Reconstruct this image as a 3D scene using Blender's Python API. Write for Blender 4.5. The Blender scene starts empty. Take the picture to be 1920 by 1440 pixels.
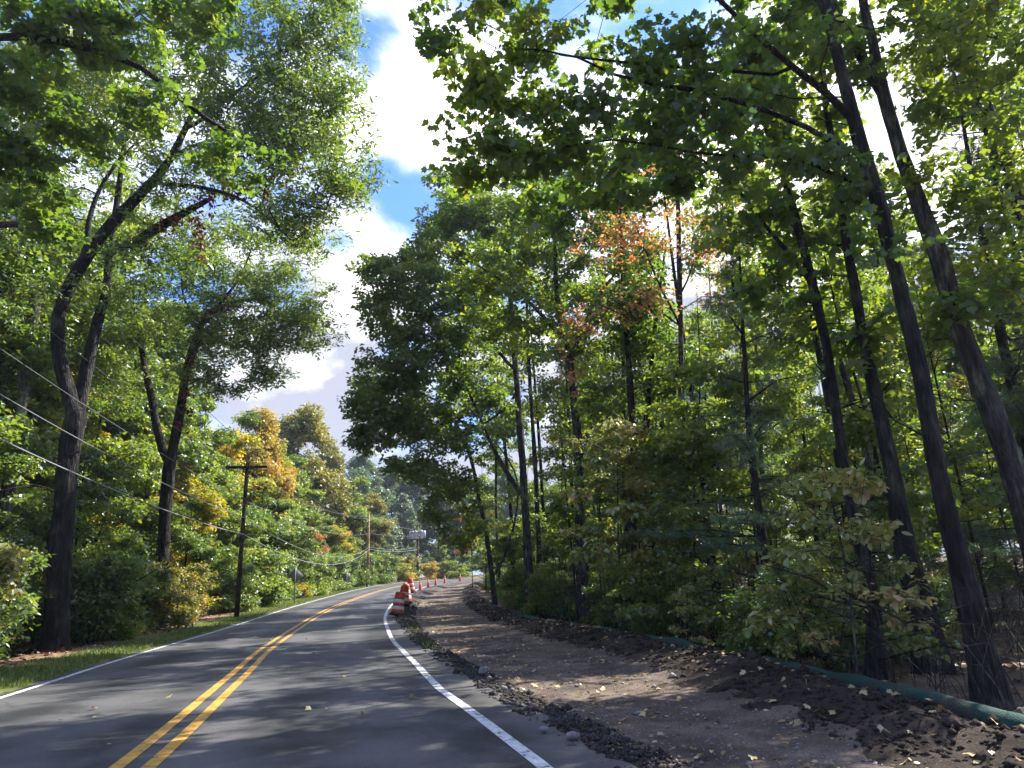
import bpy, math, random
import numpy as np
from mathutils import Vector

# ------------------------------------------------------------------ camera
scene = bpy.context.scene
PITCH, ROLL, CAMH, F = math.radians(15.3), math.radians(2.2), 1.4, 1387.0
fwd = np.array([0, math.cos(PITCH), math.sin(PITCH)])
up0 = np.array([0, -math.sin(PITCH), math.cos(PITCH)])
rt0 = np.array([1.0, 0, 0])
RT = math.cos(ROLL) * rt0 - math.sin(ROLL) * up0
UP = math.cos(ROLL) * up0 + math.sin(ROLL) * rt0
cam = bpy.data.cameras.new('camera')
cam.sensor_width = 36.0
cam.lens = 36.0 * F / 1920.0
cam.clip_start = 0.05
cam.clip_end = 4000
camo = bpy.data.objects.new('camera', cam)
scene.collection.objects.link(camo)
from mathutils import Matrix
camo.matrix_world = Matrix(((RT[0], UP[0], -fwd[0], 0), (RT[1], UP[1], -fwd[1], 0), (RT[2], UP[2], -fwd[2], CAMH), (0, 0, 0, 1)))
scene.camera = camo

# ------------------------------------------------------------------ light
SUN_AZ, SUN_EL = math.radians(54), math.radians(45)      # azimuth from +Y towards +X
EXPOSURE = 1.55
sund = Vector((math.sin(SUN_AZ) * math.cos(SUN_EL), math.cos(SUN_AZ) * math.cos(SUN_EL), math.sin(SUN_EL)))
sl = bpy.data.lights.new('sun', 'SUN')
sl.energy = 4.6
sl.angle = math.radians(0.53)
sl.color = (1.0, 0.965, 0.89)
so = bpy.data.objects.new('sun', sl)
so.rotation_euler = sund.to_track_quat('Z', 'Y').to_euler()
so.location = (30, 20, 60)
scene.collection.objects.link(so)

world = bpy.data.worlds.new('World')
scene.world = world
world.use_nodes = True
wn, wl = world.node_tree.nodes, world.node_tree.links
wn.clear()


def ray(px, py):
    return fwd + RT * (px - 960) / F - UP * (py - 720) / F


def build_world():
    out = wn.new('ShaderNodeOutputWorld')
    bg = wn.new('ShaderNodeBackground')
    bg.inputs['Strength'].default_value = 0.15
    sky = wn.new('ShaderNodeTexSky')
    sky.sky_type = 'NISHITA'
    sky.sun_disc = False
    sky.sun_elevation = SUN_EL
    sky.sun_rotation = SUN_AZ
    sky.air_density = 1.0
    sky.dust_density = 0.6
    sky.ozone_density = 2.5
    tc = wn.new('ShaderNodeTexCoord')
    # cloud layer: noise on the sky direction, flattened towards the horizon
    sep = wn.new('ShaderNodeSeparateXYZ'); wl.new(tc.outputs['Generated'], sep.inputs[0])

    def math_(op, a, b=None, c=None):
        n = wn.new('ShaderNodeMath'); n.operation = op
        for i, v in enumerate((a, b, c)):
            if v is None: continue
            if isinstance(v, (int, float)): n.inputs[i].default_value = v
            else: wl.new(v, n.inputs[i])
        return n.outputs[0]
    zz = math_('MAXIMUM', sep.outputs['Z'], 0.0)
    zz = math_('ADD', zz, 0.35)
    cx = math_('DIVIDE', sep.outputs['X'], zz)
    cy = math_('DIVIDE', sep.outputs['Y'], zz)
    comb = wn.new('ShaderNodeCombineXYZ'); wl.new(cx, comb.inputs[0]); wl.new(cy, comb.inputs[1])
    n1 = wn.new('ShaderNodeTexNoise'); n1.inputs['Scale'].default_value = 3.2; n1.inputs['Detail'].default_value = 9
    n1.inputs['Roughness'].default_value = 0.58; n1.inputs['Distortion'].default_value = 0.25
    wl.new(comb.outputs[0], n1.inputs['Vector'])
    low = wn.new('ShaderNodeMapRange'); low.inputs['From Min'].default_value = .32; low.inputs['From Max'].default_value = .02; low.inputs['To Min'].default_value = 0; low.inputs['To Max'].default_value = .16
    wl.new(sep.outputs['Z'], low.inputs['Value'])
    bias = math_('ADD', n1.outputs['Fac'], low.outputs[0])
    # placed clouds and gaps: (pixel used only to find the sky direction, radius in cos units, amount)
    for px, py, rad, amt in ((780, 190, 0.16, 0.26), (700, 420, 0.05, 0.16), (640, 580, 0.15, 0.26), (560, 740, 0.14, 0.26), (740, 365, 0.065, -0.24),
                             (690, 110, 0.06, -0.22), (700, 300, .03, -.12), (640, 800, 0.06, 0.10), (300, 700, .2, .05), (100, 260, .12, .12), (560, 560, .05, -.2), (1750, 250, 0.4, 0.22),
                             (1300, 20, 0.10, -0.12), (1300, 500, 0.3, 0.16), (1900, 900, .4, .2), (350, 540, .06, -.3), (450, 20, .07, -.25), (640, 455, .035, -.12), (1100, 900, .3, .2)):
        d = ray(px, py); d = d / np.linalg.norm(d)
        dn = wn.new('ShaderNodeVectorMath'); dn.operation = 'DISTANCE'
        wl.new(tc.outputs['Generated'], dn.inputs[0]); dn.inputs[1].default_value = tuple(d)
        mr = wn.new('ShaderNodeMapRange'); mr.interpolation_type = 'SMOOTHSTEP'
        mr.inputs['From Min'].default_value = rad * 1.25; mr.inputs['From Max'].default_value = rad * 0.1
        mr.inputs['To Min'].default_value = 0; mr.inputs['To Max'].default_value = amt
        wl.new(dn.outputs['Value'], mr.inputs['Value'])
        bias = math_('ADD', bias, mr.outputs[0])
    cr = wn.new('ShaderNodeMapRange'); cr.interpolation_type = 'SMOOTHSTEP'
    cr.inputs['From Min'].default_value = 0.43; cr.inputs['From Max'].default_value = 0.74
    wl.new(bias, cr.inputs['Value'])
    # cloud brightness: grey-lavender low down to bright higher up, varied by noise
    n2 = wn.new('ShaderNodeTexNoise'); n2.inputs['Scale'].default_value = 4.5; n2.inputs['Detail'].default_value = 6
    wl.new(comb.outputs[0], n2.inputs['Vector'])
    ramp = wn.new('ShaderNodeMapRange')
    ramp.inputs['From Min'].default_value = 0.35; ramp.inputs['From Max'].default_value = 0.65
    ramp.inputs['To Min'].default_value = 0.0; ramp.inputs['To Max'].default_value = 1.0
    # higher = brighter
    hz = math_('MULTIPLY_ADD', sep.outputs['Z'], 1.15, n2.outputs['Fac'])
    hz = math_('SUBTRACT', hz, 0.47)
    wl.new(hz, ramp.inputs['Value'])
    cm = wn.new('ShaderNodeMix'); cm.data_type = 'RGBA'
    cm.inputs[6].default_value = (1.5, 1.58, 1.95, 1); cm.inputs[7].default_value = (6.6, 6.3, 6.1, 1)
    wl.new(ramp.outputs[0], cm.inputs[0])
    blue = wn.new('ShaderNodeMix'); blue.data_type = 'RGBA'; blue.blend_type = 'MULTIPLY'
    blue.inputs[0].default_value = 1.0; blue.inputs[7].default_value = (0.34, 0.52, 0.95, 1)
    wl.new(sky.outputs[0], blue.inputs[6])
    mx = wn.new('ShaderNodeMix'); mx.data_type = 'RGBA'
    wl.new(cr.outputs[0], mx.inputs[0]); wl.new(blue.outputs[2], mx.inputs[6]); wl.new(cm.outputs[2], mx.inputs[7])
    wl.new(mx.outputs[2], bg.inputs['Color']); wl.new(bg.outputs[0], out.inputs[0])


build_world()
vs = scene.view_settings
vs.view_transform = 'Standard'; vs.look = 'None'; vs.exposure = EXPOSURE; vs.gamma = 1.0
vs.use_curve_mapping = False
scene.render.engine = 'CYCLES'
cy_ = scene.cycles
cy_.max_bounces = 8; cy_.diffuse_bounces = 5; cy_.glossy_bounces = 2; cy_.transmission_bounces = 6
cy_.transparent_max_bounces = 4; cy_.caustics_reflective = False; cy_.caustics_refractive = False
cy_.use_denoising = True

random.seed(11)
rng = np.random.default_rng(11)
COL = scene.collection


# ------------------------------------------------------------------ helpers
def at(px, py, Y):
    """point seen at a pixel of the photo whose distance ahead is Y metres"""
    d = ray(px, py); t = Y / d[1]
    return np.array([0, 0, CAMH]) + d * t


def g(y):
    y = np.asarray(y, float)
    return np.where(y < 15, 0, np.where(y < 37, .033 * (y - 15) ** 2 / 44, np.where(y < 112, .363 + .033 * (y - 37), 2.84 + .012 * (y - 112))))


def ihash(ix, iy, seed):
    h = (ix.astype(np.int64) * 374761393 + iy.astype(np.int64) * 668265263 + seed * 1442695041) & 0xffffffff
    h = ((h ^ (h >> 13)) * 1274126177) & 0xffffffff
    return ((h ^ (h >> 16)) & 0xffff) / 65535.0


def vnoise(x, y, seed=0):
    x = np.asarray(x, float); y = np.asarray(y, float)
    ix = np.floor(x); iy = np.floor(y); fx = x - ix; fy = y - iy
    fx = fx * fx * (3 - 2 * fx); fy = fy * fy * (3 - 2 * fy)
    a = ihash(ix, iy, seed); b = ihash(ix + 1, iy, seed); c = ihash(ix, iy + 1, seed); d = ihash(ix + 1, iy + 1, seed)
    return (a * (1 - fx) + b * fx) * (1 - fy) + (c * (1 - fx) + d * fx) * fy - 0.5


def fbm(x, y, seed=0, o=4):
    r = 0; a = 1.0
    for k in range(o):
        r = r + a * vnoise(x * 2 ** k, y * 2 ** k, seed + k * 17); a *= .5
    return r


def mesh_np(name, V, Fs, mat=None, smooth=False, tint=None, parent=None, link=True):
    """V (n,3); Fs list of int arrays (m,k)"""
    me = bpy.data.meshes.new(name)
    Fs = [np.asarray(f, np.int32) for f in Fs if len(f)]
    nl = sum(f.size for f in Fs); npoly = sum(len(f) for f in Fs)
    me.vertices.add(len(V)); me.loops.add(nl); me.polygons.add(npoly)
    me.vertices.foreach_set('co', np.asarray(V, np.float32).ravel())
    me.loops.foreach_set('vertex_index', np.concatenate([f.ravel() for f in Fs]))
    ls = []; off = 0
    for f in Fs:
        ls.append(off + np.arange(len(f)) * f.shape[1]); off += f.size
    me.polygons.foreach_set('loop_start', np.concatenate(ls).astype(np.int32))
    if smooth:
        me.polygons.foreach_set('use_smooth', np.ones(npoly, bool))
    me.update(calc_edges=True)
    if tint is not None:
        a = me.attributes.new('tint', 'FLOAT', 'FACE'); a.data.foreach_set('value', np.asarray(tint, np.float32))
    if mat is not None: me.materials.append(mat)
    if not link: return me
    o = bpy.data.objects.new(name, me); COL.objects.link(o)
    if parent is not None: o.parent = parent
    return o


def tag(o, label=None, cat=None, group=None, kind=None):
    if label: o['label'] = label
    if cat: o['category'] = cat
    if group: o['group'] = group
    if kind: o['kind'] = kind
    return o


def empty(name, loc=(0, 0, 0)):
    o = bpy.data.objects.new(name, None); COL.objects.link(o); o.location = loc; o.empty_display_size = .3
    return o


class MB:
    """collects boxes, tubes, lathes into one mesh"""
    def __init__(s): s.V = []; s.T = []; s.Q = []; s.n = 0
    def add(s, V, T=(), Q=()):
        V = np.asarray(V, float)
        if len(T): s.T.append(np.asarray(T) + s.n)
        if len(Q): s.Q.append(np.asarray(Q) + s.n)
        s.V.append(V); s.n += len(V)
    def box(s, c, d, R=None):
        c = np.asarray(c, float); d = np.asarray(d, float) / 2
        P = np.array([(x, y, z) for x in (-1, 1) for y in (-1, 1) for z in (-1, 1)], float) * d
        if R is not None: P = P @ np.asarray(R).T
        s.add(P + c, Q=[(0, 1, 3, 2), (4, 6, 7, 5), (0, 4, 5, 1), (2, 3, 7, 6), (0, 2, 6, 4), (1, 5, 7, 3)])
    def tube(s, P, R, k=8, cap=True, lump=0.):
        P = np.asarray(P, float); n = len(P)
        R = np.full(n, R, float) if np.isscalar(R) else np.asarray(R, float)
        T = np.gradient(P, axis=0); T /= (np.linalg.norm(T, axis=1)[:, None] + 1e-9)
        ref = np.array([0, 0, 1.]) if abs(T[0][2]) < .8 else np.array([1., 0, 0])
        A = np.cross(T, ref); A /= (np.linalg.norm(A, axis=1)[:, None] + 1e-9); B = np.cross(T, A)
        th = np.arange(k) * 2 * math.pi / k
        V = (P[:, None] + R[:, None, None] * (np.cos(th)[None, :, None] * A[:, None] + np.sin(th)[None, :, None] * B[:, None])).reshape(-1, 3)
        if lump:
            hgt = np.r_[0, np.cumsum(np.linalg.norm(np.diff(P, axis=0), axis=1))]
            HH = hgt[:, None]; CC = np.cos(th)[None] * 2 + 9; SS_ = np.sin(th)[None] * 2
            ln = fbm(CC + HH * .9, SS_ + HH * .35, 3) * lump + vnoise(CC * 2.2 + 0 * HH, SS_ * 2.2 + HH * .5, 8) * lump * .7
            V = V + (ln * R[:, None])[..., None].repeat(3, -1).reshape(-1, 3) * norm(V - np.repeat(P, k, 0))
        i = np.arange(n - 1)[:, None] * k; j = np.arange(k)[None]; j2 = (j + 1) % k
        Q = np.stack([i + j, i + j2, i + k + j2, i + k + j], -1).reshape(-1, 4)
        s.add(V, Q=Q)
        if cap:
            c0 = len(V)
            s.V[-1] = np.vstack([V, P[:1], P[-1:]]); s.n += 2
            b = s.n - c0 - 2
            jj = np.arange(k); s.T.append(np.stack([np.full(k, c0), (jj + 1) % k, jj], -1) + b)
            s.T.append(np.stack([np.full(k, c0 + 1), (n - 1) * k + jj, (n - 1) * k + (jj + 1) % k], -1) + b)
    def lathe(s, prof, c=(0, 0, 0), k=24):
        prof = np.asarray(prof, float); n = len(prof); th = np.arange(k) * 2 * math.pi / k
        V = np.stack([prof[:, 0][:, None] * np.cos(th), prof[:, 0][:, None] * np.sin(th), np.repeat(prof[:, 1][:, None], k, 1)], -1).reshape(-1, 3) + np.asarray(c)
        i = np.arange(n - 1)[:, None] * k; j = np.arange(k)[None]; j2 = (j + 1) % k
        s.add(V, Q=np.stack([i + j, i + j2, i + k + j2, i + k + j], -1).reshape(-1, 4))
    def obj(s, name, mat, parent=None, smooth=False):
        return mesh_np(name, np.vstack(s.V), ([np.vstack(s.T)] if s.T else []) + ([np.vstack(s.Q)] if s.Q else []), mat, smooth, parent=parent)


# ------------------------------------------------------------------ materials
def newmat(name):
    m = bpy.data.materials.new(name); m.use_nodes = True
    n = m.node_tree.nodes; l = m.node_tree.links; n.clear()
    o = n.new('ShaderNodeOutputMaterial')
    return m, n, l, o


def ramp_(n, stops, interp='LINEAR'):
    r = n.new('ShaderNodeValToRGB'); r.color_ramp.interpolation = interp
    e = r.color_ramp.elements
    while len(e) < len(stops): e.new(0.5)
    for i, (p, c) in enumerate(stops):
        e[i].position = p; e[i].color = (*c, 1)
    return r


def leaf_mat(name, stops, trans=.45, gloss=.06, patch=.35, tboost=(1.7, 1.55, .6)):
    m, n, l, o = newmat(name)
    at_ = n.new('ShaderNodeAttribute'); at_.attribute_name = 'tint'
    geo = n.new('ShaderNodeNewGeometry')
    ns = n.new('ShaderNodeTexNoise'); ns.inputs['Scale'].default_value = .55; ns.inputs['Detail'].default_value = 2
    l.new(geo.outputs['Position'], ns.inputs['Vector'])
    mr = n.new('ShaderNodeMapRange'); mr.inputs['From Min'].default_value = .3; mr.inputs['From Max'].default_value = .7
    mr.inputs['To Min'].default_value = -patch; mr.inputs['To Max'].default_value = patch
    l.new(ns.outputs['Fac'], mr.inputs['Value'])
    ad = n.new('ShaderNodeMath'); ad.operation = 'ADD'; ad.use_clamp = True
    l.new(at_.outputs['Fac'], ad.inputs[0]); l.new(mr.outputs[0], ad.inputs[1])
    r = ramp_(n, stops); l.new(ad.outputs[0], r.inputs[0])
    df = n.new('ShaderNodeBsdfDiffuse'); tr = n.new('ShaderNodeBsdfTranslucent'); gl = n.new('ShaderNodeBsdfGlossy')
    gl.inputs['Roughness'].default_value = .42; gl.inputs['Color'].default_value = (.9, .95, 1, 1)
    tb = n.new('ShaderNodeMix'); tb.data_type = 'RGBA'; tb.blend_type = 'MULTIPLY'; tb.inputs[0].default_value = 1
    tb.inputs[7].default_value = (*tboost, 1)
    l.new(r.outputs[0], tb.inputs[6]); l.new(r.outputs[0], df.inputs['Color']); l.new(tb.outputs[2], tr.inputs['Color'])
    m1 = n.new('ShaderNodeMixShader'); m1.inputs[0].default_value = trans
    l.new(df.outputs[0], m1.inputs[1]); l.new(tr.outputs[0], m1.inputs[2])
    m2 = n.new('ShaderNodeMixShader'); m2.inputs[0].default_value = gloss
    l.new(m1.outputs[0], m2.inputs[1]); l.new(gl.outputs[0], m2.inputs[2])
    l.new(m2.outputs[0], o.inputs[0])
    return m


LM = {}
LM['oak'] = leaf_mat('oak_leaf', [(0, (.07, .125, .03)), (.45, (.12, .20, .042)), (.8, (.18, .25, .055)), (1, (.25, .27, .07))], gloss=.07, trans=.55)
LM['maple'] = leaf_mat('maple_leaf', [(0, (.06, .12, .025)), (.5, (.10, .18, .035)), (.9, (.15, .22, .035)), (1, (.22, .26, .045))], trans=.6, gloss=.05)
LM['bright'] = leaf_mat('bright_leaf', [(0, (.09, .155, .03)), (.45, (.15, .225, .038)), (.85, (.23, .29, .045)), (1, (.36, .36, .05))], trans=.58, gloss=.06)
LM['yellow'] = leaf_mat('yellow_leaf', [(0, (.12, .18, .02)), (.35, (.28, .30, .03)), (.7, (.48, .40, .04)), (1, (.6, .34, .05))], trans=.45, gloss=.05)
LM['orange'] = leaf_mat('orange_leaf', [(0, (.22, .2, .03)), (.35, (.48, .29, .03)), (.75, (.6, .28, .035)), (1, (.55, .16, .03))], trans=.42, gloss=.04, tboost=(1.2, 1, .7))
LM['golden'] = leaf_mat('golden_leaf', [(0, (.3, .30, .05)), (.4, (.5, .40, .07)), (.8, (.6, .42, .08)), (1, (.62, .34, .07))], trans=.42, gloss=.04, tboost=(1.2, 1.1, .7))
LM['rust'] = leaf_mat('rust_leaf', [(0, (.26, .26, .06)), (.3, (.48, .30, .10)), (.75, (.60, .32, .12)), (1, (.62, .2, .09))], trans=.55, gloss=.04, tboost=(1.2, 1, .8))
LM['red'] = leaf_mat('red_creeper_leaf', [(0, (.07, .015, .013)), (.6, (.2, .03, .028)), (1, (.34, .07, .05))], trans=.35, gloss=.04, tboost=(1.2, 1, 1))
LM['olive'] = leaf_mat('olive_leaf', [(0, (.12, .15, .03)), (.5, (.22, .22, .05)), (1, (.36, .30, .08))], trans=.4, gloss=.06)
LM['pale'] = leaf_mat('pale_yellow_leaf', [(0, (.16, .22, .045)), (.4, (.28, .30, .07)), (.8, (.44, .38, .13)), (1, (.5, .34, .15))], trans=.4, gloss=.06, tboost=(1.15, 1.1, .8))
LM['pine'] = leaf_mat('pine_needle', [(0, (.06, .115, .05)), (.6, (.10, .17, .075)), (1, (.17, .23, .11))], trans=.35, gloss=.06, tboost=(1.1, 1.1, .8))
LM['far'] = leaf_mat('hazed_far_leaf', [(0, (.08, .14, .08)), (.5, (.12, .19, .10)), (1, (.18, .24, .12))], trans=.35, gloss=.08, patch=.25)  # distance haze mixed into the leaf colour: paler, greyer green


def bark_mat(name, c1, c2, scale=9, bump=.6):
    m, n, l, o = newmat(name)
    p = n.new('ShaderNodeBsdfPrincipled'); p.inputs['Roughness'].default_value = .9
    p.inputs['Specular IOR Level'].default_value = .2
    geo = n.new('ShaderNodeNewGeometry'); mp = n.new('ShaderNodeMapping'); mp.inputs['Scale'].default_value = (1, 1, .18)
    l.new(geo.outputs['Position'], mp.inputs[0])
    ns = n.new('ShaderNodeTexNoise'); ns.inputs['Scale'].default_value = scale; ns.inputs['Detail'].default_value = 6
    ns.inputs['Roughness'].default_value = .7; l.new(mp.outputs[0], ns.inputs['Vector'])
    vb = n.new('ShaderNodeTexVoronoi'); vb.inputs['Scale'].default_value = scale * 1.6; vb.feature = 'DISTANCE_TO_EDGE'; l.new(mp.outputs[0], vb.inputs['Vector'])
    hb = n.new('ShaderNodeMath'); hb.operation = 'MULTIPLY_ADD'; hb.inputs[1].default_value = 1.6; l.new(vb.outputs['Distance'], hb.inputs[0]); l.new(ns.outputs['Fac'], hb.inputs[2])
    n3 = n.new('ShaderNodeTexNoise'); n3.inputs['Scale'].default_value = 2.2; n3.inputs['Detail'].default_value = 3; l.new(geo.outputs['Position'], n3.inputs['Vector'])
    r = ramp_(n, [(.36, c1), (.52, c2), (.64, tuple(min(1, v * 2.2) for v in c2))]); l.new(ns.outputs['Fac'], r.inputs[0])
    r2 = ramp_(n, [(.4, (.8, .8, .8)), (.55, (1.1, 1.1, 1.05)), (.62, (1.9, 2.1, 1.6)), (.75, (2.4, 2.7, 2.0))]); l.new(n3.outputs['Fac'], r2.inputs[0])
    mx = n.new('ShaderNodeMix'); mx.data_type = 'RGBA'; mx.blend_type = 'MULTIPLY'; mx.inputs[0].default_value = 1
    l.new(r.outputs[0], mx.inputs[6]); l.new(r2.outputs[0], mx.inputs[7]); l.new(mx.outputs[2], p.inputs['Base Color'])
    b = n.new('ShaderNodeBump'); b.inputs['Strength'].default_value = min(1, bump * 1.6); b.inputs['Distance'].default_value = .05
    l.new(hb.outputs[0], b.inputs['Height']); l.new(b.outputs[0], p.inputs['Normal'])
    l.new(p.outputs[0], o.inputs[0])
    return m


BK = {'dark': bark_mat('dark_silhouette_bark', (.005, .0045, .004), (.022, .019, .017)),  # dark bark taken near black: silhouette shade put into its colour
      'grey': bark_mat('grey_maple_bark', (.014, .012, .010), (.055, .049, .042), 14),
      'pale': bark_mat('pale_grey_bark', (.05, .047, .042), (.15, .14, .125), 14, .3),
      'pole': bark_mat('weathered_pole_wood', (.02, .015, .012), (.06, .045, .036), 20, .2),
      'polelight': bark_mat('new_pole_wood', (.13, .085, .05), (.26, .17, .10), 20, .2)}


def plain(name, col, rough=.6, metal=0., spec=.4, noise=0, nscale=8, bump=0):
    m, n, l, o = newmat(name)
    p = n.new('ShaderNodeBsdfPrincipled'); p.inputs['Base Color'].default_value = (*col, 1)
    p.inputs['Roughness'].default_value = rough; p.inputs['Metallic'].default_value = metal; p.inputs['Specular IOR Level'].default_value = spec
    if noise or bump:
        geo = n.new('ShaderNodeNewGeometry')
        ns = n.new('ShaderNodeTexNoise'); ns.inputs['Scale'].default_value = nscale; ns.inputs['Detail'].default_value = 5
        l.new(geo.outputs['Position'], ns.inputs['Vector'])
        r = ramp_(n, [(.3, tuple(v * (1 - noise) for v in col)), (.7, tuple(min(1, v * (1 + noise)) for v in col))])
        l.new(ns.outputs['Fac'], r.inputs[0]); l.new(r.outputs[0], p.inputs['Base Color'])
        if bump:
            b = n.new('ShaderNodeBump'); b.inputs['Strength'].default_value = bump; b.inputs['Distance'].default_value = .03
            l.new(ns.outputs['Fac'], b.inputs['Height']); l.new(b.outputs[0], p.inputs['Normal'])
    l.new(p.outputs[0], o.inputs[0])
    return m


def ground_mat(name, layers, fine=40, bump=.5, dist=.03, rough=.95, speck=None):
    """layers: ramp stops on a broad noise; fine grain on top; speck=(colour, scale, threshold)"""
    m, n, l, o = newmat(name)
    p = n.new('ShaderNodeBsdfPrincipled'); p.inputs['Roughness'].default_value = rough; p.inputs['Specular IOR Level'].default_value = .15
    geo = n.new('ShaderNodeNewGeometry')
    ns = n.new('ShaderNodeTexNoise'); ns.inputs['Scale'].default_value = 1.1; ns.inputs['Detail'].default_value = 8; ns.inputs['Roughness'].default_value = .62
    l.new(geo.outputs['Position'], ns.inputs['Vector'])
    r = ramp_(n, layers); l.new(ns.outputs['Fac'], r.inputs[0])
    nf = n.new('ShaderNodeTexNoise'); nf.inputs['Scale'].default_value = fine; nf.inputs['Detail'].default_value = 5; nf.inputs['Roughness'].default_value = .7
    l.new(geo.outputs['Position'], nf.inputs['Vector'])
    rf = ramp_(n, [(.3, (.55, .55, .55)), (.7, (1.45, 1.45, 1.45))]); l.new(nf.outputs['Fac'], rf.inputs[0])
    mx = n.new('ShaderNodeMix'); mx.data_type = 'RGBA'; mx.blend_type = 'MULTIPLY'; mx.inputs[0].default_value = 1
    l.new(r.outputs[0], mx.inputs[6]); l.new(rf.outputs[0], mx.inputs[7])
    colr = mx.outputs[2]
    if speck:
        vo = n.new('ShaderNodeTexVoronoi'); vo.inputs['Scale'].default_value = speck[1]; l.new(geo.outputs['Position'], vo.inputs['Vector'])
        ms = n.new('ShaderNodeMath'); ms.operation = 'LESS_THAN'; ms.inputs[1].default_value = speck[2]; l.new(vo.outputs['Distance'], ms.inputs[0])
        m3 = n.new('ShaderNodeMix'); m3.data_type = 'RGBA'; m3.inputs[7].default_value = (*speck[0], 1)
        l.new(ms.outputs[0], m3.inputs[0]); l.new(colr, m3.inputs[6]); colr = m3.outputs[2]
    l.new(colr, p.inputs['Base Color'])
    b = n.new('ShaderNodeBump'); b.inputs['Strength'].default_value = bump; b.inputs['Distance'].default_value = dist
    l.new(nf.outputs['Fac'], b.inputs['Height']); l.new(b.outputs[0], p.inputs['Normal'])
    l.new(p.outputs[0], o.inputs[0])
    return m


M_floor = ground_mat('forest_floor', [(.3, (.05, .038, .025)), (.5, (.12, .085, .055)), (.7, (.20, .145, .09))], 18, .8, .06)
M_dirt = ground_mat('packed_dirt', [(.3, (.060, .045, .033)), (.5, (.130, .098, .073)), (.72, (.24, .185, .142))], 35, .9, .03, speck=((.26, .23, .2), 26, .13))
M_soil = ground_mat('dark_soil', [(.3, (.022, .016, .012)), (.5, (.05, .037, .027)), (.75, (.10, .075, .056))], 26, .9, .05, speck=((.16, .13, .1), 22, .13))
M_gravel = ground_mat('broken_gravel', [(.3, (.026, .022, .019)), (.5, (.066, .056, .048)), (.75, (.15, .128, .108))], 45, 1.0, .04, speck=((.24, .22, .2), 30, .2))
M_grass = ground_mat('verge_turf', [(.3, (.06, .085, .02)), (.5, (.12, .14, .035)), (.7, (.2, .18, .06))], 60, .5, .03)
M_litter = ground_mat('leaf_litter', [(.3, (.10, .06, .035)), (.5, (.2, .13, .08)), (.7, (.34, .24, .16))], 22, .8, .04, speck=((.34, .1, .08), 14, .12))


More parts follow.
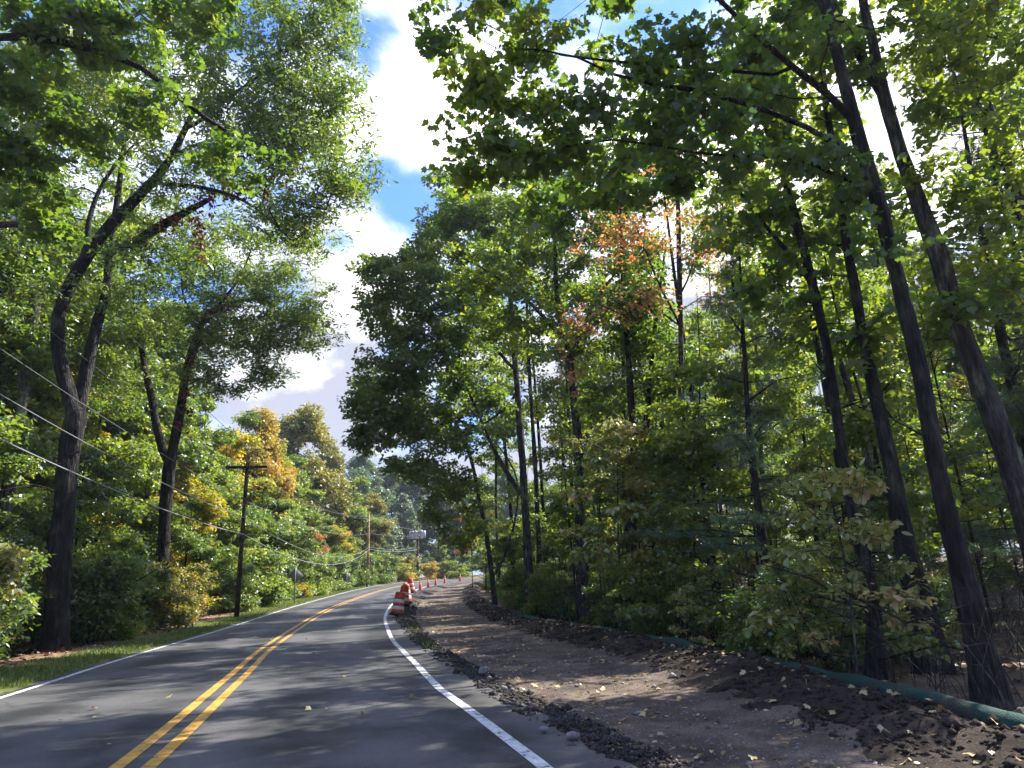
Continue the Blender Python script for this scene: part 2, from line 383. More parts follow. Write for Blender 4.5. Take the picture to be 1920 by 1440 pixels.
def asphalt():
    m, n, l, o = newmat('asphalt')
    p = n.new('ShaderNodeBsdfPrincipled'); p.inputs['Specular IOR Level'].default_value = .35
    geo = n.new('ShaderNodeNewGeometry')
    n1 = n.new('ShaderNodeTexNoise'); n1.inputs['Scale'].default_value = .55; n1.inputs['Detail'].default_value = 6; n1.inputs['Roughness'].default_value = .6
    l.new(geo.outputs['Position'], n1.inputs['Vector'])
    n2 = n.new('ShaderNodeTexNoise'); n2.inputs['Scale'].default_value = 90; n2.inputs['Detail'].default_value = 4; l.new(geo.outputs['Position'], n2.inputs['Vector'])
    # across-road coordinate for wheel tracks
    au = n.new('ShaderNodeAttribute'); au.attribute_name = 'across'
    wv = n.new('ShaderNodeMath'); wv.operation = 'MULTIPLY'; wv.inputs[1].default_value = 3.7
    l.new(au.outputs['Fac'], wv.inputs[0])
    sn = n.new('ShaderNodeMath'); sn.operation = 'SINE'; l.new(wv.outputs[0], sn.inputs[0])
    n4 = n.new('ShaderNodeTexNoise'); n4.inputs['Scale'].default_value = .25; l.new(geo.outputs['Position'], n4.inputs['Vector'])
    sm = n.new('ShaderNodeMath'); sm.operation = 'MULTIPLY'; l.new(sn.outputs[0], sm.inputs[0]); l.new(n4.outputs['Fac'], sm.inputs[1])
    sm2 = n.new('ShaderNodeMath'); sm2.operation = 'MULTIPLY_ADD'; sm2.inputs[1].default_value = .16
    l.new(sm.outputs[0], sm2.inputs[0]); l.new(n1.outputs['Fac'], sm2.inputs[2])
    r = ramp_(n, [(.33, (.016, .016, .016)), (.43, (.036, .035, .034)), (.50, (.060, .058, .055)), (.64, (.088, .085, .080))]); l.new(sm2.outputs[0], r.inputs[0])
    rf = ramp_(n, [(.3, (.6, .6, .6)), (.7, (1.45, 1.45, 1.45))]); l.new(n2.outputs['Fac'], rf.inputs[0])
    mx = n.new('ShaderNodeMix'); mx.data_type = 'RGBA'; mx.blend_type = 'MULTIPLY'; mx.inputs[0].default_value = 1
    l.new(r.outputs[0], mx.inputs[6]); l.new(rf.outputs[0], mx.inputs[7]); l.new(mx.outputs[2], p.inputs['Base Color'])
    # cracks and sealed seams
    vo = n.new('ShaderNodeTexVoronoi'); vo.feature = 'DISTANCE_TO_EDGE'; vo.inputs['Scale'].default_value = .42
    dv = n.new('ShaderNodeMix'); dv.data_type = 'RGBA'; dv.blend_type = 'LINEAR_LIGHT'; dv.inputs[0].default_value = .35
    nd = n.new('ShaderNodeTexNoise'); nd.inputs['Scale'].default_value = 1.6; nd.inputs['Detail'].default_value = 5; l.new(geo.outputs['Position'], nd.inputs['Vector'])
    l.new(geo.outputs['Position'], dv.inputs[6]); l.new(nd.outputs['Color'], dv.inputs[7]); l.new(dv.outputs[2], vo.inputs['Vector'])
    cr_ = ramp_(n, [(.0, (.35, .35, .35)), (.006, (.5, .5, .5)), (.012, (1, 1, 1))]); l.new(vo.outputs['Distance'], cr_.inputs[0])
    mc = n.new('ShaderNodeMix'); mc.data_type = 'RGBA'; mc.blend_type = 'MULTIPLY'; mc.inputs[0].default_value = .45
    l.new(mx.outputs[2], mc.inputs[6]); l.new(cr_.outputs[0], mc.inputs[7]); l.new(mc.outputs[2], p.inputs['Base Color'])
    # dust and soil tracked onto the shoulder side
    dr = n.new('ShaderNodeMapRange'); dr.inputs['From Min'].default_value = 3.1; dr.inputs['From Max'].default_value = 4.2; l.new(au.outputs['Fac'], dr.inputs['Value'])
    n5 = n.new('ShaderNodeTexNoise'); n5.inputs['Scale'].default_value = 3.2; n5.inputs['Detail'].default_value = 7; n5.inputs['Roughness'].default_value = .7; l.new(geo.outputs['Position'], n5.inputs['Vector'])
    d2 = n.new('ShaderNodeMapRange'); d2.inputs['From Min'].default_value = .45; d2.inputs['From Max'].default_value = .65; l.new(n5.outputs['Fac'], d2.inputs['Value'])
    d3 = n.new('ShaderNodeMath'); d3.operation = 'MULTIPLY'; l.new(dr.outputs[0], d3.inputs[0]); l.new(d2.outputs[0], d3.inputs[1])
    dm = n.new('ShaderNodeMix'); dm.data_type = 'RGBA'; dm.inputs[7].default_value = (.11, .088, .068, 1)
    l.new(d3.outputs[0], dm.inputs[0]); l.new(mc.outputs[2], dm.inputs[6]); l.new(dm.outputs[2], p.inputs['Base Color'])
    p.inputs['Roughness'].default_value = .72
    b = n.new('ShaderNodeBump'); b.inputs['Strength'].default_value = .5; b.inputs['Distance'].default_value = .008
    l.new(n2.outputs['Fac'], b.inputs['Height']); l.new(b.outputs[0], p.inputs['Normal'])
    l.new(p.outputs[0], o.inputs[0])
    return m


def paint(name, col, wear):
    m, n, l, o = newmat(name)
    p = n.new('ShaderNodeBsdfPrincipled'); p.inputs['Roughness'].default_value = .6; p.inputs['Specular IOR Level'].default_value = .3
    geo = n.new('ShaderNodeNewGeometry')
    ns = n.new('ShaderNodeTexNoise'); ns.inputs['Scale'].default_value = 9; ns.inputs['Detail'].default_value = 8; ns.inputs['Roughness'].default_value = .75
    l.new(geo.outputs['Position'], ns.inputs['Vector'])
    r = ramp_(n, [(wear, (.07, .072, .076)), (wear + .05, tuple(v * .7 for v in col)), (wear + .2, col)]); l.new(ns.outputs['Fac'], r.inputs[0])
    l.new(r.outputs[0], p.inputs['Base Color']); l.new(p.outputs[0], o.inputs[0])
    return m


M_asph = asphalt()
M_white = paint('white_line_paint', (.66, .66, .63), .40)
M_yel = paint('yellow_line_paint', (.56, .30, .05), .37)
M_orange = plain('orange_plastic', (.62, .065, .025), .45, noise=.15)
M_refl = plain('white_sheeting', (.72, .72, .68), .35)
M_rubber = plain('black_rubber', (.02, .02, .02), .8)
M_cone = plain('cone_orange', (.85, .10, .05), .45)
M_steel = plain('galvanised_steel', (.32, .33, .34), .5, .7)
M_signback = plain('sign_back', (.20, .21, .19), .55, .3)
M_can = plain('transformer_grey', (.5, .53, .57), .45)
M_wire = plain('cable_sheath', (.10, .10, .10), .4)
M_wirelight = plain('bare_cable', (.22, .23, .235), .5, .2)
M_porc = plain('porcelain', (.6, .58, .56), .3)
M_sock = plain('green_sock_mesh', (.004, .055, .036), .9, noise=.7, nscale=30, bump=.4)
def sock_mat():
    m, n, l, o = newmat('green_sock_mesh')
    p = n.new('ShaderNodeBsdfPrincipled'); p.inputs['Roughness'].default_value = .9
    geo = n.new('ShaderNodeNewGeometry')
    ns = n.new('ShaderNodeTexNoise'); ns.inputs['Scale'].default_value = 3.5; ns.inputs['Detail'].default_value = 8; ns.inputs['Roughness'].default_value = .7
    l.new(geo.outputs['Position'], ns.inputs['Vector'])
    r = ramp_(n, [(.3, (.002, .028, .019)), (.48, (.004, .050, .033)), (.54, (.015, .035, .022)), (.58, (.045, .035, .026))]); l.new(ns.outputs['Fac'], r.inputs[0])
    l.new(r.outputs[0], p.inputs['Base Color'])
    vo = n.new('ShaderNodeTexVoronoi'); vo.inputs['Scale'].default_value = 60; l.new(geo.outputs['Position'], vo.inputs['Vector'])
    b = n.new('ShaderNodeBump'); b.inputs['Strength'].default_value = .7; b.inputs['Distance'].default_value = .01
    l.new(vo.outputs['Distance'], b.inputs['Height']); l.new(b.outputs[0], p.inputs['Normal'])
    l.new(p.outputs[0], o.inputs[0]); return m


M_sock = sock_mat()
M_stone = plain('grey_stone', (.22, .2, .18), .9, noise=.4, nscale=14, bump=.6)
M_root = plain('pale_root', (.42, .36, .28), .8, noise=.3)

# ------------------------------------------------------------------ road geometry
def cr(pts, n=24):
    P = np.array(pts, float); o = []
    for i in range(len(P) - 1):
        a = P[max(i - 1, 0)]; b = P[i]; d = P[i + 1]; e = P[min(i + 2, len(P) - 1)]
        for k in range(n):
            t = k / n; o.append(.5 * ((2 * b) + (d - a) * t + (2 * a - 5 * b + 4 * d - e) * t * t + (3 * b - a - 3 * d + e) * t ** 3))
    o.append(P[-1]); return np.array(o)


CL = cr([(1.6, -22), (-0.2, -10), (-1.85, 0), (-3.4, 7.1), (-5.05, 13.8), (-7.0, 21.8), (-9.3, 34), (-10.9, 46), (-12.1, 60), (-12.9, 74), (-12.5, 85), (-10.2, 93), (-5, 99), (4, 102.5), (18, 105), (40, 107)])
CT = np.gradient(CL, axis=0); CT /= np.linalg.norm(CT, axis=1)[:, None]
CS = np.r_[0, np.cumsum(np.linalg.norm(np.diff(CL, axis=0), axis=1))]
CS = CS - np.interp(7.1, CL[:200, 1], CS[:200]) + 19.4


def su(x, y):
    P = np.stack([np.atleast_1d(x), np.atleast_1d(y)], -1).astype(float)
    S = np.empty(len(P)); U = np.empty(len(P))
    for a in range(0, len(P), 4000):
        q = P[a:a + 4000]
        d = ((q[:, None] - CL[None]) ** 2).sum(-1); i = d.argmin(1); v = q - CL[i]; t = CT[i]
        S[a:a + 4000] = CS[i] + (v * t).sum(-1)
        U[a:a + 4000] = np.sign(v[:, 0] * t[:, 1] - v[:, 1] * t[:, 0]) * np.sqrt(d[np.arange(len(q)), i])
    return S, U


def xy(s, u):
    s = np.asarray(s, float); u = np.asarray(u, float)
    x = np.interp(s, CS, CL[:, 0]); y = np.interp(s, CS, CL[:, 1]); tx = np.interp(s, CS, CT[:, 0]); ty = np.interp(s, CS, CT[:, 1])
    return x + ty * u, y - tx * u


def edge(pts):
    S, U = su([p[0] for p in pts], [p[1] for p in pts])
    o = np.argsort(S); return S[o], U[o]


LS, LU = edge([(-8.1, 12.3), (-9.3, 17), (-10.5, 22.8), (-11.7, 30.7), (-12.75, 38.5), (-14.0, 49.7), (-15.4, 66), (-16.1, 79), (-15.4, 92), (-13.2, 100), (-8.5, 105.2)])
RS, RU = edge([(.1, 6.5), (-1.2, 11.3), (-2.9, 18.8), (-4.7, 27.3), (-5.9, 33.6), (-7, 41), (-8, 50), (-8.8, 60), (-9.3, 70), (-9.3, 79), (-8, 86)])
wL = lambda s: np.interp(s, LS, LU)
wR = lambda s: np.interp(s, RS, RU)
s0 = CS[0]; s1 = CS[-1]
Sg = np.concatenate([np.arange(s0, 15, .5), np.arange(15, 45, .12), np.arange(45, 80, .3), np.arange(80, s1, .7)])


def strip(name, S, u0, u1, nu, zf, mat, **kw):
    """sheet between two offsets (arrays over S); zf(s,u,t,x,y)->height above g"""
    t = np.linspace(0, 1, nu)[None]
    U = u0[:, None] * (1 - t) + u1[:, None] * t
    SS = np.repeat(S[:, None], nu, 1)
    x, y = xy(SS, U)
    z = g(y) + zf(SS, U, t + 0 * U, x, y)
    V = np.stack([x, y, z], -1).reshape(-1, 3)
    i = np.arange(len(S) - 1)[:, None] * nu; j = np.arange(nu - 1)[None]
    Q = np.stack([i + j, i + j + 1, i + nu + j + 1, i + nu + j], -1).reshape(-1, 4)
    o = mesh_np(name, V, [Q], mat, True, **kw)
    if name == 'road':
        a = o.data.attributes.new('across', 'FLOAT', 'POINT'); a.data.foreach_set('value', U.ravel().astype(np.float32))
    return o


rag = lambda s, k: .10 * fbm(s * 1.3, 0 * s + k, k) + .06 * vnoise(s * 6, 0 * s, k + 5)
road = strip('road', Sg, wL(Sg) - .30 + rag(Sg, 3) * .5, wR(Sg) + .62 + rag(Sg, 9) * 1.6, 24, lambda s, u, t, x, y: .03 + 0 * u, M_asph)
tag(road, kind='structure')
z1 = lambda s, u, t, x, y: .036 + 0 * u
for c in (-.14, .14):
    strip('centre_line', Sg, 0 * Sg + c - .065, 0 * Sg + c + .065, 2, z1, M_yel, parent=road)
strip('edge_line', Sg, wL(Sg) - .06, wL(Sg) + .06, 2, z1, M_white, parent=road)
strip('edge_line', Sg, wR(Sg) - .06, wR(Sg) + .06, 2, z1, M_white, parent=road)

# broken edge between road and path, path, soil bank
pathL = lambda s: wR(s) + np.interp(s, [0, 24, 32, 45, 60, 75, 110], [1.05, .85, .8, 1.05, 1.4, 1.9, 2.2])
pathR = lambda s: np.interp(s, [0, 17, 20, 24, 30, 38, 45, 63, 90, 120], [5.8, 5.9, 6.3, 6.9, 7.3, 7.3, 7.4, 7.6, 7.8, 7.8])
sockU = lambda s: np.interp(s, [0, 17.2, 18.7, 20, 25, 29, 34, 38, 45, 60, 120], [7.0, 7.2, 7.55, 7.75, 8.5, 8.8, 8.7, 8.45, 8.35, 8.6, 8.8])


def z_berm(s, u, t, x, y):
    e = np.sin(np.pi * t)
    return .0 + e * (.02 + .07 * fbm(x * 2.2, y * 2.2, 4) + .045 * vnoise(x * 13, y * 13, 7)) - .02 * t + np.where(s > 42, e * .1, 0)


def z_path(s, u, t, x, y):
    return -.035 + .03 * fbm(x * .7, y * .7, 21) + .025 * fbm(x * 4, y * 4, 25) + .03 * t + .05 * np.clip(t - .85, 0, 1) / .15


def z_bank(s, u, t, x, y):
    prof = np.interp(t, [0, .12, .38, .6, .85, 1], [-.02, .03, .13, .19, .14, .02])
    big = .7 + .8 * (fbm(s * .45, 0 * s, 31) + .35)
    return prof * big + np.sin(np.pi * t) * (.12 * fbm(x * 1.8, y * 1.8, 33) + .06 * vnoise(x * 9, y * 9, 35))


tag(strip('gravel_edge', Sg, wR(Sg) + .35, pathL(Sg) + .12 + rag(Sg, 40), 18, z_berm, M_gravel), kind='structure')
tag(strip('dirt_path', Sg, pathL(Sg), pathR(Sg) + .2, 40, z_path, M_dirt), kind='structure')
tag(strip('soil_bank', Sg, pathR(Sg) - .15 + rag(Sg, 50) * 1.5, sockU(Sg) + .35, 30, z_bank, M_soil), kind='structure')
tag(strip('grass_verge', Sg, wL(Sg) - 1.9, wL(Sg) - .18, 10, lambda s, u, t, x, y: .03 + .06 * (1 - t) + .04 * fbm(x, y, 61), M_grass), kind='structure')
tag(strip('leaf_litter_edge', Sg, wL(Sg) - 4.2, wL(Sg) - 1.7, 12, lambda s, u, t, x, y: -.08 + .16 * np.clip(t * 2, 0, 1) + np.sin(np.pi * t) * .08 * fbm(x, y, 71), M_litter), kind='structure')

# ground sheet
a = np.concatenate([-np.geomspace(500, 42, 14), np.arange(-40, 41, 1.0), np.geomspace(42, 500, 14)])
b = np.concatenate([-np.geomspace(300, 26, 8), np.arange(-24, 131, 1.0), np.geomspace(133, 700, 14)])
X, Yg = np.meshgrid(a, b)
_, U = su(X.ravel(), Yg.ravel()); U = U.reshape(X.shape)
gx = .45 * fbm(X * .09, Yg * .09, 81) + .25 * fbm(X * .5, Yg * .5, 83)
fl = np.clip((np.abs(U) - 10) / 6, 0, 1)
left = np.clip((-U - 6) / 12, 0, 1)
Z = g(Yg) - .10 + fl * (gx + .1) + left * .3
V = np.stack([X, Yg, Z], -1).reshape(-1, 3)
nx = len(a); i = np.arange(len(b) - 1)[:, None] * nx; j = np.arange(nx - 1)[None]
tag(mesh_np('ground', V, [np.stack([i + j, i + j + 1, i + nx + j + 1, i + nx + j], -1).reshape(-1, 4)], M_floor, True), kind='structure')
GA, GB, GZ = a, b, Z


def gz(x, y):
    """ground height by bilinear lookup"""
    x = np.atleast_1d(np.asarray(x, float)); y = np.atleast_1d(np.asarray(y, float))
    i = np.clip(np.searchsorted(GA, x) - 1, 0, len(GA) - 2); j = np.clip(np.searchsorted(GB, y) - 1, 0, len(GB) - 2)
    fx = (x - GA[i]) / (GA[i + 1] - GA[i]); fy = (y - GB[j]) / (GB[j + 1] - GB[j])
    return (GZ[j, i] * (1 - fx) + GZ[j, i + 1] * fx) * (1 - fy) + (GZ[j + 1, i] * (1 - fx) + GZ[j + 1, i + 1] * fx) * fy


# ------------------------------------------------------------------ leaves
def fan(pts, c, dz):
    """leaf outline -> vertices and triangles round a centre"""
    V = [(c[0], c[1], 0)] + [(x, y, dz * abs(x)) for x, y in pts]
    n = len(pts)
    return np.array(V, float), np.array([(0, k + 1, (k + 1) % n + 1) for k in range(n)])


half_m = [(0, 0), (.2, .03), (.44, .14), (.34, .3), (.52, .52), (.4, .58), (.42, .74), (.2, .66), (.14, .8)]
half_o = [(0, 0), (.10, .2), (.26, .24), (.10, .4), (.33, .54), (.13, .66), (.22, .84)]
def mirror(h, tip=(0, 1)): return h + [tip] + [(-x, y) for x, y in h[:0:-1]]
TPL = {
    'simple': (np.array([(0, 0, 0), (.33, .45, .1), (0, 1, -.08), (-.33, .45, .1)], float), np.array([(0, 1, 2), (0, 2, 3)])),
    'oval': fan([(0, 0), (.24, .22), (.30, .5), (.18, .8), (0, 1), (-.18, .8), (-.30, .5), (-.24, .22)], (0, .45), .25),
    'narrow': fan([(0, 0), (.15, .25), (.12, .5), (.2, .62), (0, 1), (-.2, .62), (-.12, .5), (-.15, .25)], (0, .45), .3),
    'maple': fan(mirror(half_m), (0, .36), .22),
    'oak': fan(mirror(half_o), (0, .42), .22),
    'needle': (np.array([(-.028, 0, 0), (.028, 0, 0), (0, 1, 0)], float), np.array([(0, 1, 2)])),
}


def norm(v): return v / (np.linalg.norm(v, axis=-1, keepdims=True) + 1e-9)


def leaves_geo(pos, d, nrm, size, tpl, tint):
    TV, TF = TPL[tpl]
    d = norm(d); side = norm(np.cross(d, nrm)); nn = np.cross(side, d)
    h = np.abs(np.sin(np.arange(len(pos)) * 12.9898) * 43758.5453) % 1.0
    h2 = np.abs(np.sin(np.arange(len(pos)) * 78.233) * 12543.853) % 1.0
    wide = (.75 + .5 * h2)[:, None, None]; curl = (-.4 + 2.6 * h)[:, None, None]; bend = ((h2 - .3) * .5)[:, None, None]
    V = pos[:, None] + size[:, None, None] * (TV[None, :, 0:1] * wide * side[:, None] + TV[None, :, 1:2] * d[:, None] + (TV[None, :, 2:3] * curl - bend * TV[None, :, 1:2] ** 2) * nn[:, None])
    k = len(TV); Fc = TF[None] + (np.arange(len(pos)) * k)[:, None, None]
    return V.reshape(-1, 3), Fc.reshape(-1, 3), np.repeat(tint, len(TF))


def sprays(tips, r, nsub=7, nl=7, spread=.45, flat=.55, size=.14, tpl='simple', tilt=.7, droop=-.25):
    N = len(tips)
    d = r.normal(size=(N, nsub, 3)); d = norm(d) * (r.random((N, nsub, 1)) ** .5) * spread; d[..., 2] *= flat
    sc = (tips[:, None] + d).reshape(-1, 3)
    TWIGS.clear(); TWIGS.append((np.repeat(tips, nsub, 0), sc))
    M = len(sc)
    az = r.random((M, 1)) * 6.283 + np.arange(nl)[None] * 6.283 / nl + r.normal(size=(M, nl)) * .4
    el = r.normal(size=(M, nl)) * .35 + droop
    dd = np.stack([np.cos(az) * np.cos(el), np.sin(az) * np.cos(el), np.sin(el)], -1).reshape(-1, 3)
    sz = size * np.clip(np.exp(r.normal(size=M * nl) * .28), .45, 1.6)
    pos = np.repeat(sc, nl, 0) + dd * (sz * .35)[:, None] + r.normal(size=(M * nl, 3)) * size * .25
    nr = np.array([0, 0, 1.]) + r.normal(size=(M * nl, 3)) * tilt
    tn = np.clip(.45 + r.normal(size=M * nl) * .16 + np.repeat(r.normal(size=M) * .12, nl) + np.repeat(r.normal(size=N) * .1, nsub * nl), 0, 1)
    return leaves_geo(pos, dd, nr, sz, tpl, tn)


def needle_tufts(tips, dirs, r, n=34, length=.13, nsub=4, spread=.28):
    N = len(tips)
    d = norm(r.normal(size=(N, nsub, 3))) * spread * (r.random((N, nsub, 1)) ** .5); d[..., 2] *= .35
    sc = (tips[:, None] + d).reshape(-1, 3); dr = np.repeat(dirs, nsub, 0) + .5 * norm(d.reshape(-1, 3)); dr = norm(dr)
    M = len(sc)
    dd = norm(np.repeat(dr, n, 0) * .7 + r.normal(size=(M * n, 3)) * .62)
    pos = np.repeat(sc, n, 0) - np.repeat(dr, n, 0) * (r.random((M * n, 1)) * .12)
    sz = length * (.7 + .5 * r.random(M * n))
    tn = np.clip(.4 + np.repeat(r.normal(size=M) * .22, n) + r.normal(size=M * n) * .1, 0, 1)
    return leaves_geo(pos, dd, r.normal(size=(M * n, 3)), sz, 'needle', tn)


# ------------------------------------------------------------------ trees
def skeleton(mains, tips, r, step=.55, tiprad=.007, powr=2.3, bow=.12, upc=.9):
    """mains: list of (points, radii, parent main index or -1); tips: attractors. returns pos, parent, rad"""
    pos = []; par = []; fix = []
    ends = {}
    for mi, (P, R, pm) in enumerate(mains):
        P = np.asarray(P, float); R = np.asarray(R, float)
        L = np.r_[0, np.cumsum(np.linalg.norm(np.diff(P, axis=0), axis=1))]
        n = max(2, int(L[-1] / step) + 1); q = np.linspace(0, L[-1], n)
        # smooth through control points
        if len(P) > 2:
            C = cr(P, 8); LC = np.r_[0, np.cumsum(np.linalg.norm(np.diff(C, axis=0), axis=1))]
            qq = q * LC[-1] / L[-1]
            PP = np.stack([np.interp(qq, LC, C[:, k]) for k in range(3)], -1)
        else:
            PP = np.stack([np.interp(q, L, P[:, k]) for k in range(3)], -1)
        RR = np.interp(q, L, R)
        if pm < 0: p0 = -1; st = 0
        else:
            A = np.array(pos); p0 = int(np.linalg.norm(A - PP[0], axis=1).argmin()); st = 1 if np.linalg.norm(A[p0] - PP[0]) < .3 else 0
        for k in range(st, n):
            par.append(p0); p0 = len(pos); pos.append(PP[k]); fix.append(RR[k])
    nm = len(pos)
    pos = np.array(pos); cap_ = nm + len(tips) * 14 + 10
    BUF = np.empty((cap_, 3)); BUF[:nm] = pos; cnt = nm
    par = list(par); fix = list(fix)
    low = np.array(mains[0][0], float)[0][2]
    if len(tips):
        dm = np.array([np.linalg.norm(BUF[:nm] - t, axis=1).min() for t in tips]); order = np.argsort(dm)
    else: order = []
    tipidx = np.zeros(len(tips), int)
    zmin_ok = low + .25 * (BUF[:nm, 2].max() - low)
    for ti in order:
        t = tips[ti]; v = t - BUF[:cnt]; d = np.linalg.norm(v, axis=1) + 1e-6
        cost = d * (1 + upc * np.clip(-v[:, 2] / d, 0, 1)) + .15 * np.clip(zmin_ok - BUF[:cnt, 2], 0, 9)
        b = int(cost.argmin()); D = d[b]
        n = min(12, max(1, int(D / step + .5)))
        A = BUF[b].copy(); side = r.normal(size=3) * D * .07; prev = b
        for k in range(1, n + 1):
            f = k / n; p = A + (t - A) * f + side * math.sin(f * math.pi) + np.array([0, 0, bow * D * math.sin(f * math.pi)])
            BUF[cnt] = p; par.append(prev); fix.append(0); prev = cnt; cnt += 1
        tipidx[ti] = prev
    P = BUF[:cnt]; par = np.array(par); fix = np.array(fix)
    acc = np.zeros(cnt)
    haschild = np.zeros(cnt, bool); haschild[par[par >= 0]] = True
    acc[~haschild] = tiprad ** powr
    for k in range(cnt - 1, -1, -1):
        if par[k] >= 0: acc[par[k]] += acc[k]
    rad = acc ** (1 / powr)
    rad = np.where(fix > 0, np.maximum(fix, np.minimum(rad, fix * 1.0)), np.minimum(rad, .11))
    return P, par, rad, tipidx, nm


def skin(P, par, rad, minr=0.0, flare=True):
    mb = MB(); n = len(P)
    ch = [[] for _ in range(n)]
    for k in range(n):
        if par[k] >= 0: ch[par[k]].append(k)
    starts = [k for k in range(n) if par[k] < 0]
    stack = [(-1, k) for k in starts]
    while stack:
        p, k = stack.pop()
        chain = [k] if p < 0 else [p, k]; rr = [rad[k]] if p < 0 else [min(rad[p], rad[k] * 1.25), rad[k]]
        while ch[chain[-1]]:
            c = sorted(ch[chain[-1]], key=lambda q: -rad[q])
            for q in c[1:]: stack.append((chain[-1], q))
            chain.append(c[0]); rr.append(rad[c[0]])
        if max(rr) < minr or len(chain) < 2: continue
        m = max(rr); k_ = 12 if m > .12 else 8 if m > .05 else 5 if m > .02 else 3
        pts = P[chain].copy(); rr = np.array(rr)
        if p < 0 and flare and m > .05:
            base = pts[0].copy(); b2 = base + (base - pts[1]) * .0; b2[2] -= .35
            hh = np.linalg.norm(pts - base, axis=1)
            rr = rr * (1 + float(flare) * np.exp(-hh / .28))
            pts = np.vstack([b2, pts]); rr = np.r_[rr[0] * 1.2, rr]
        if m > .07:
            L = np.r_[0, np.cumsum(np.linalg.norm(np.diff(pts, axis=0), axis=1))]; q = np.linspace(0, L[-1], int(L[-1] / .16) + 2)
            pts = np.stack([np.interp(q, L, pts[:, a_]) for a_ in range(3)], -1); rr = np.interp(q, L, rr)
            mb.tube(pts, rr * .93, 20, cap=False, lump=.30)
        else: mb.tube(pts, rr, k_, cap=False)
    return mb


def blob_pts(blobs, r):
    out = []
    for (c, rad3, n) in blobs:
        v = norm(r.normal(size=(n, 3))) * (r.random((n, 1)) ** .38) * np.asarray(rad3)
        out.append(np.asarray(c) + v)
    return np.vstack(out)


TWIGS = []
def make_tree(name, mains, blobs, leaf, bark, seed, lk=None, twig=.0035, stubs=18, flare=.42, pine=False, minr=0, tiprad=.007, parts=None, origin=None, extra=None, powr=2.3):
    """one tree: Empty at the base > trunk, crown"""
    r = np.random.default_rng(seed)
    lk = lk or {}
    if origin is None: origin = np.array(mains[0][0][0], float)
    tips = blob_pts(blobs, r) if blobs else np.zeros((0, 3))
    P, par, rad, ti, nm = skeleton(mains, tips, r, tiprad=tiprad, powr=powr)
    # slight bark wobble of the limbs
    root = empty(name, tuple(origin))
    mb = skin(P - origin, par, rad, minr, flare)
    if stubs:
        M0 = np.asarray(mains[0][0], float); L0 = np.r_[0, np.cumsum(np.linalg.norm(np.diff(M0, axis=0), axis=1))]
        for q in range(stubs):
            f = r.uniform(.1, .8) * L0[-1]; p = np.array([np.interp(f, L0, M0[:, a_]) for a_ in range(3)]) - origin
            az = r.random() * 6.283; Lb = float(np.clip(np.exp(r.normal() * .7 - .6), .15, 2.2)); up_ = r.uniform(-.15, .55)
            d_ = np.array([math.cos(az), math.sin(az), up_]); k1 = p + d_ * Lb * .5 + r.normal(size=3) * .06 * Lb; k2 = p + d_ * Lb + r.normal(size=3) * .14 * Lb
            mb.tube(np.array([p, k1, k2]), [.012 + .006 * Lb, .008 + .003 * Lb, .003], 4, cap=False)
            if Lb > .7: mb.tube(np.array([k1, k1 + (k2 - p) * .35 + r.normal(size=3) * .12, k1 + (k2 - p) * .6 + r.normal(size=3) * .25]), [.007, .005, .002], 3, cap=False)
    if not len(tips): mb.obj('trunk', BK[bark], root, smooth=True)
    if len(tips):
        loc = P[ti] - origin
        if pine:
            dirs = norm(P[ti] - P[par[ti]]); V, Fc, tn = needle_tufts(loc, dirs, r, **lk)
        else:
            # some sprays sit back along the twigs too
            back = P[par[ti]] - origin
            sel = r.random(len(back)) < .5
            V, Fc, tn = sprays(np.vstack([loc, back[sel]]), r, **lk)
        if twig and not pine:
            A_, B_ = TWIGS[-1]; D_ = norm(B_ - A_); S_ = norm(np.cross(D_, [0.1, .2, 1.0])); U_ = np.cross(S_, D_); m_ = len(A_)
            VV = np.stack([A_ + S_ * twig, A_ - S_ * twig * .6 + U_ * twig, A_ - S_ * twig * .6 - U_ * twig, B_], 1).reshape(-1, 3)
            mb.add(VV, T=(np.array([(0, 1, 3), (1, 2, 3), (2, 0, 3)])[None] + (np.arange(m_) * 4)[:, None, None]).reshape(-1, 3))
        mb.obj('trunk', BK[bark], root, smooth=True)
        mesh_np('crown', V, [Fc], LM[leaf], tint=tn, parent=root)
    return root


def copy_tree(src, loc, rz, sc, mat=None):
    c = src.copy(); COL.objects.link(c); c.location = loc; c.rotation_euler = (random.uniform(-.04, .04), random.uniform(-.04, .04), rz)
    c.scale = sc if hasattr(sc, '__len__') else (sc, sc, sc)
    for ch in src.children:
        d = ch.copy(); COL.objects.link(d); d.parent = c
        if mat and ch.name.startswith('crown'):
            d.material_slots[0].link = 'OBJECT'; d.material_slots[0].material = LM[mat]
    for k in ('label', 'category', 'group', 'kind'):
        if k in c: del c[k]
    return c


def pxpath(pts):
    """[(px,py,Y,diameter)] -> points, radii"""
    return [at(p[0], p[1], p[2]) for p in pts], [p[3] / 2 for p in pts]


def ground_start(pts):
    P, R = pxpath(pts); P[0][2] = gz(P[0][0], P[0][1])[0] - .02
    return P, R


def pblobs(L, dens=1.0, grow=1.0):
    return [(at(b[0], b[1], b[2]), (b[3] * grow, b[4] * grow, b[5] * grow), max(3, int(b[6] * dens))) for b in L]


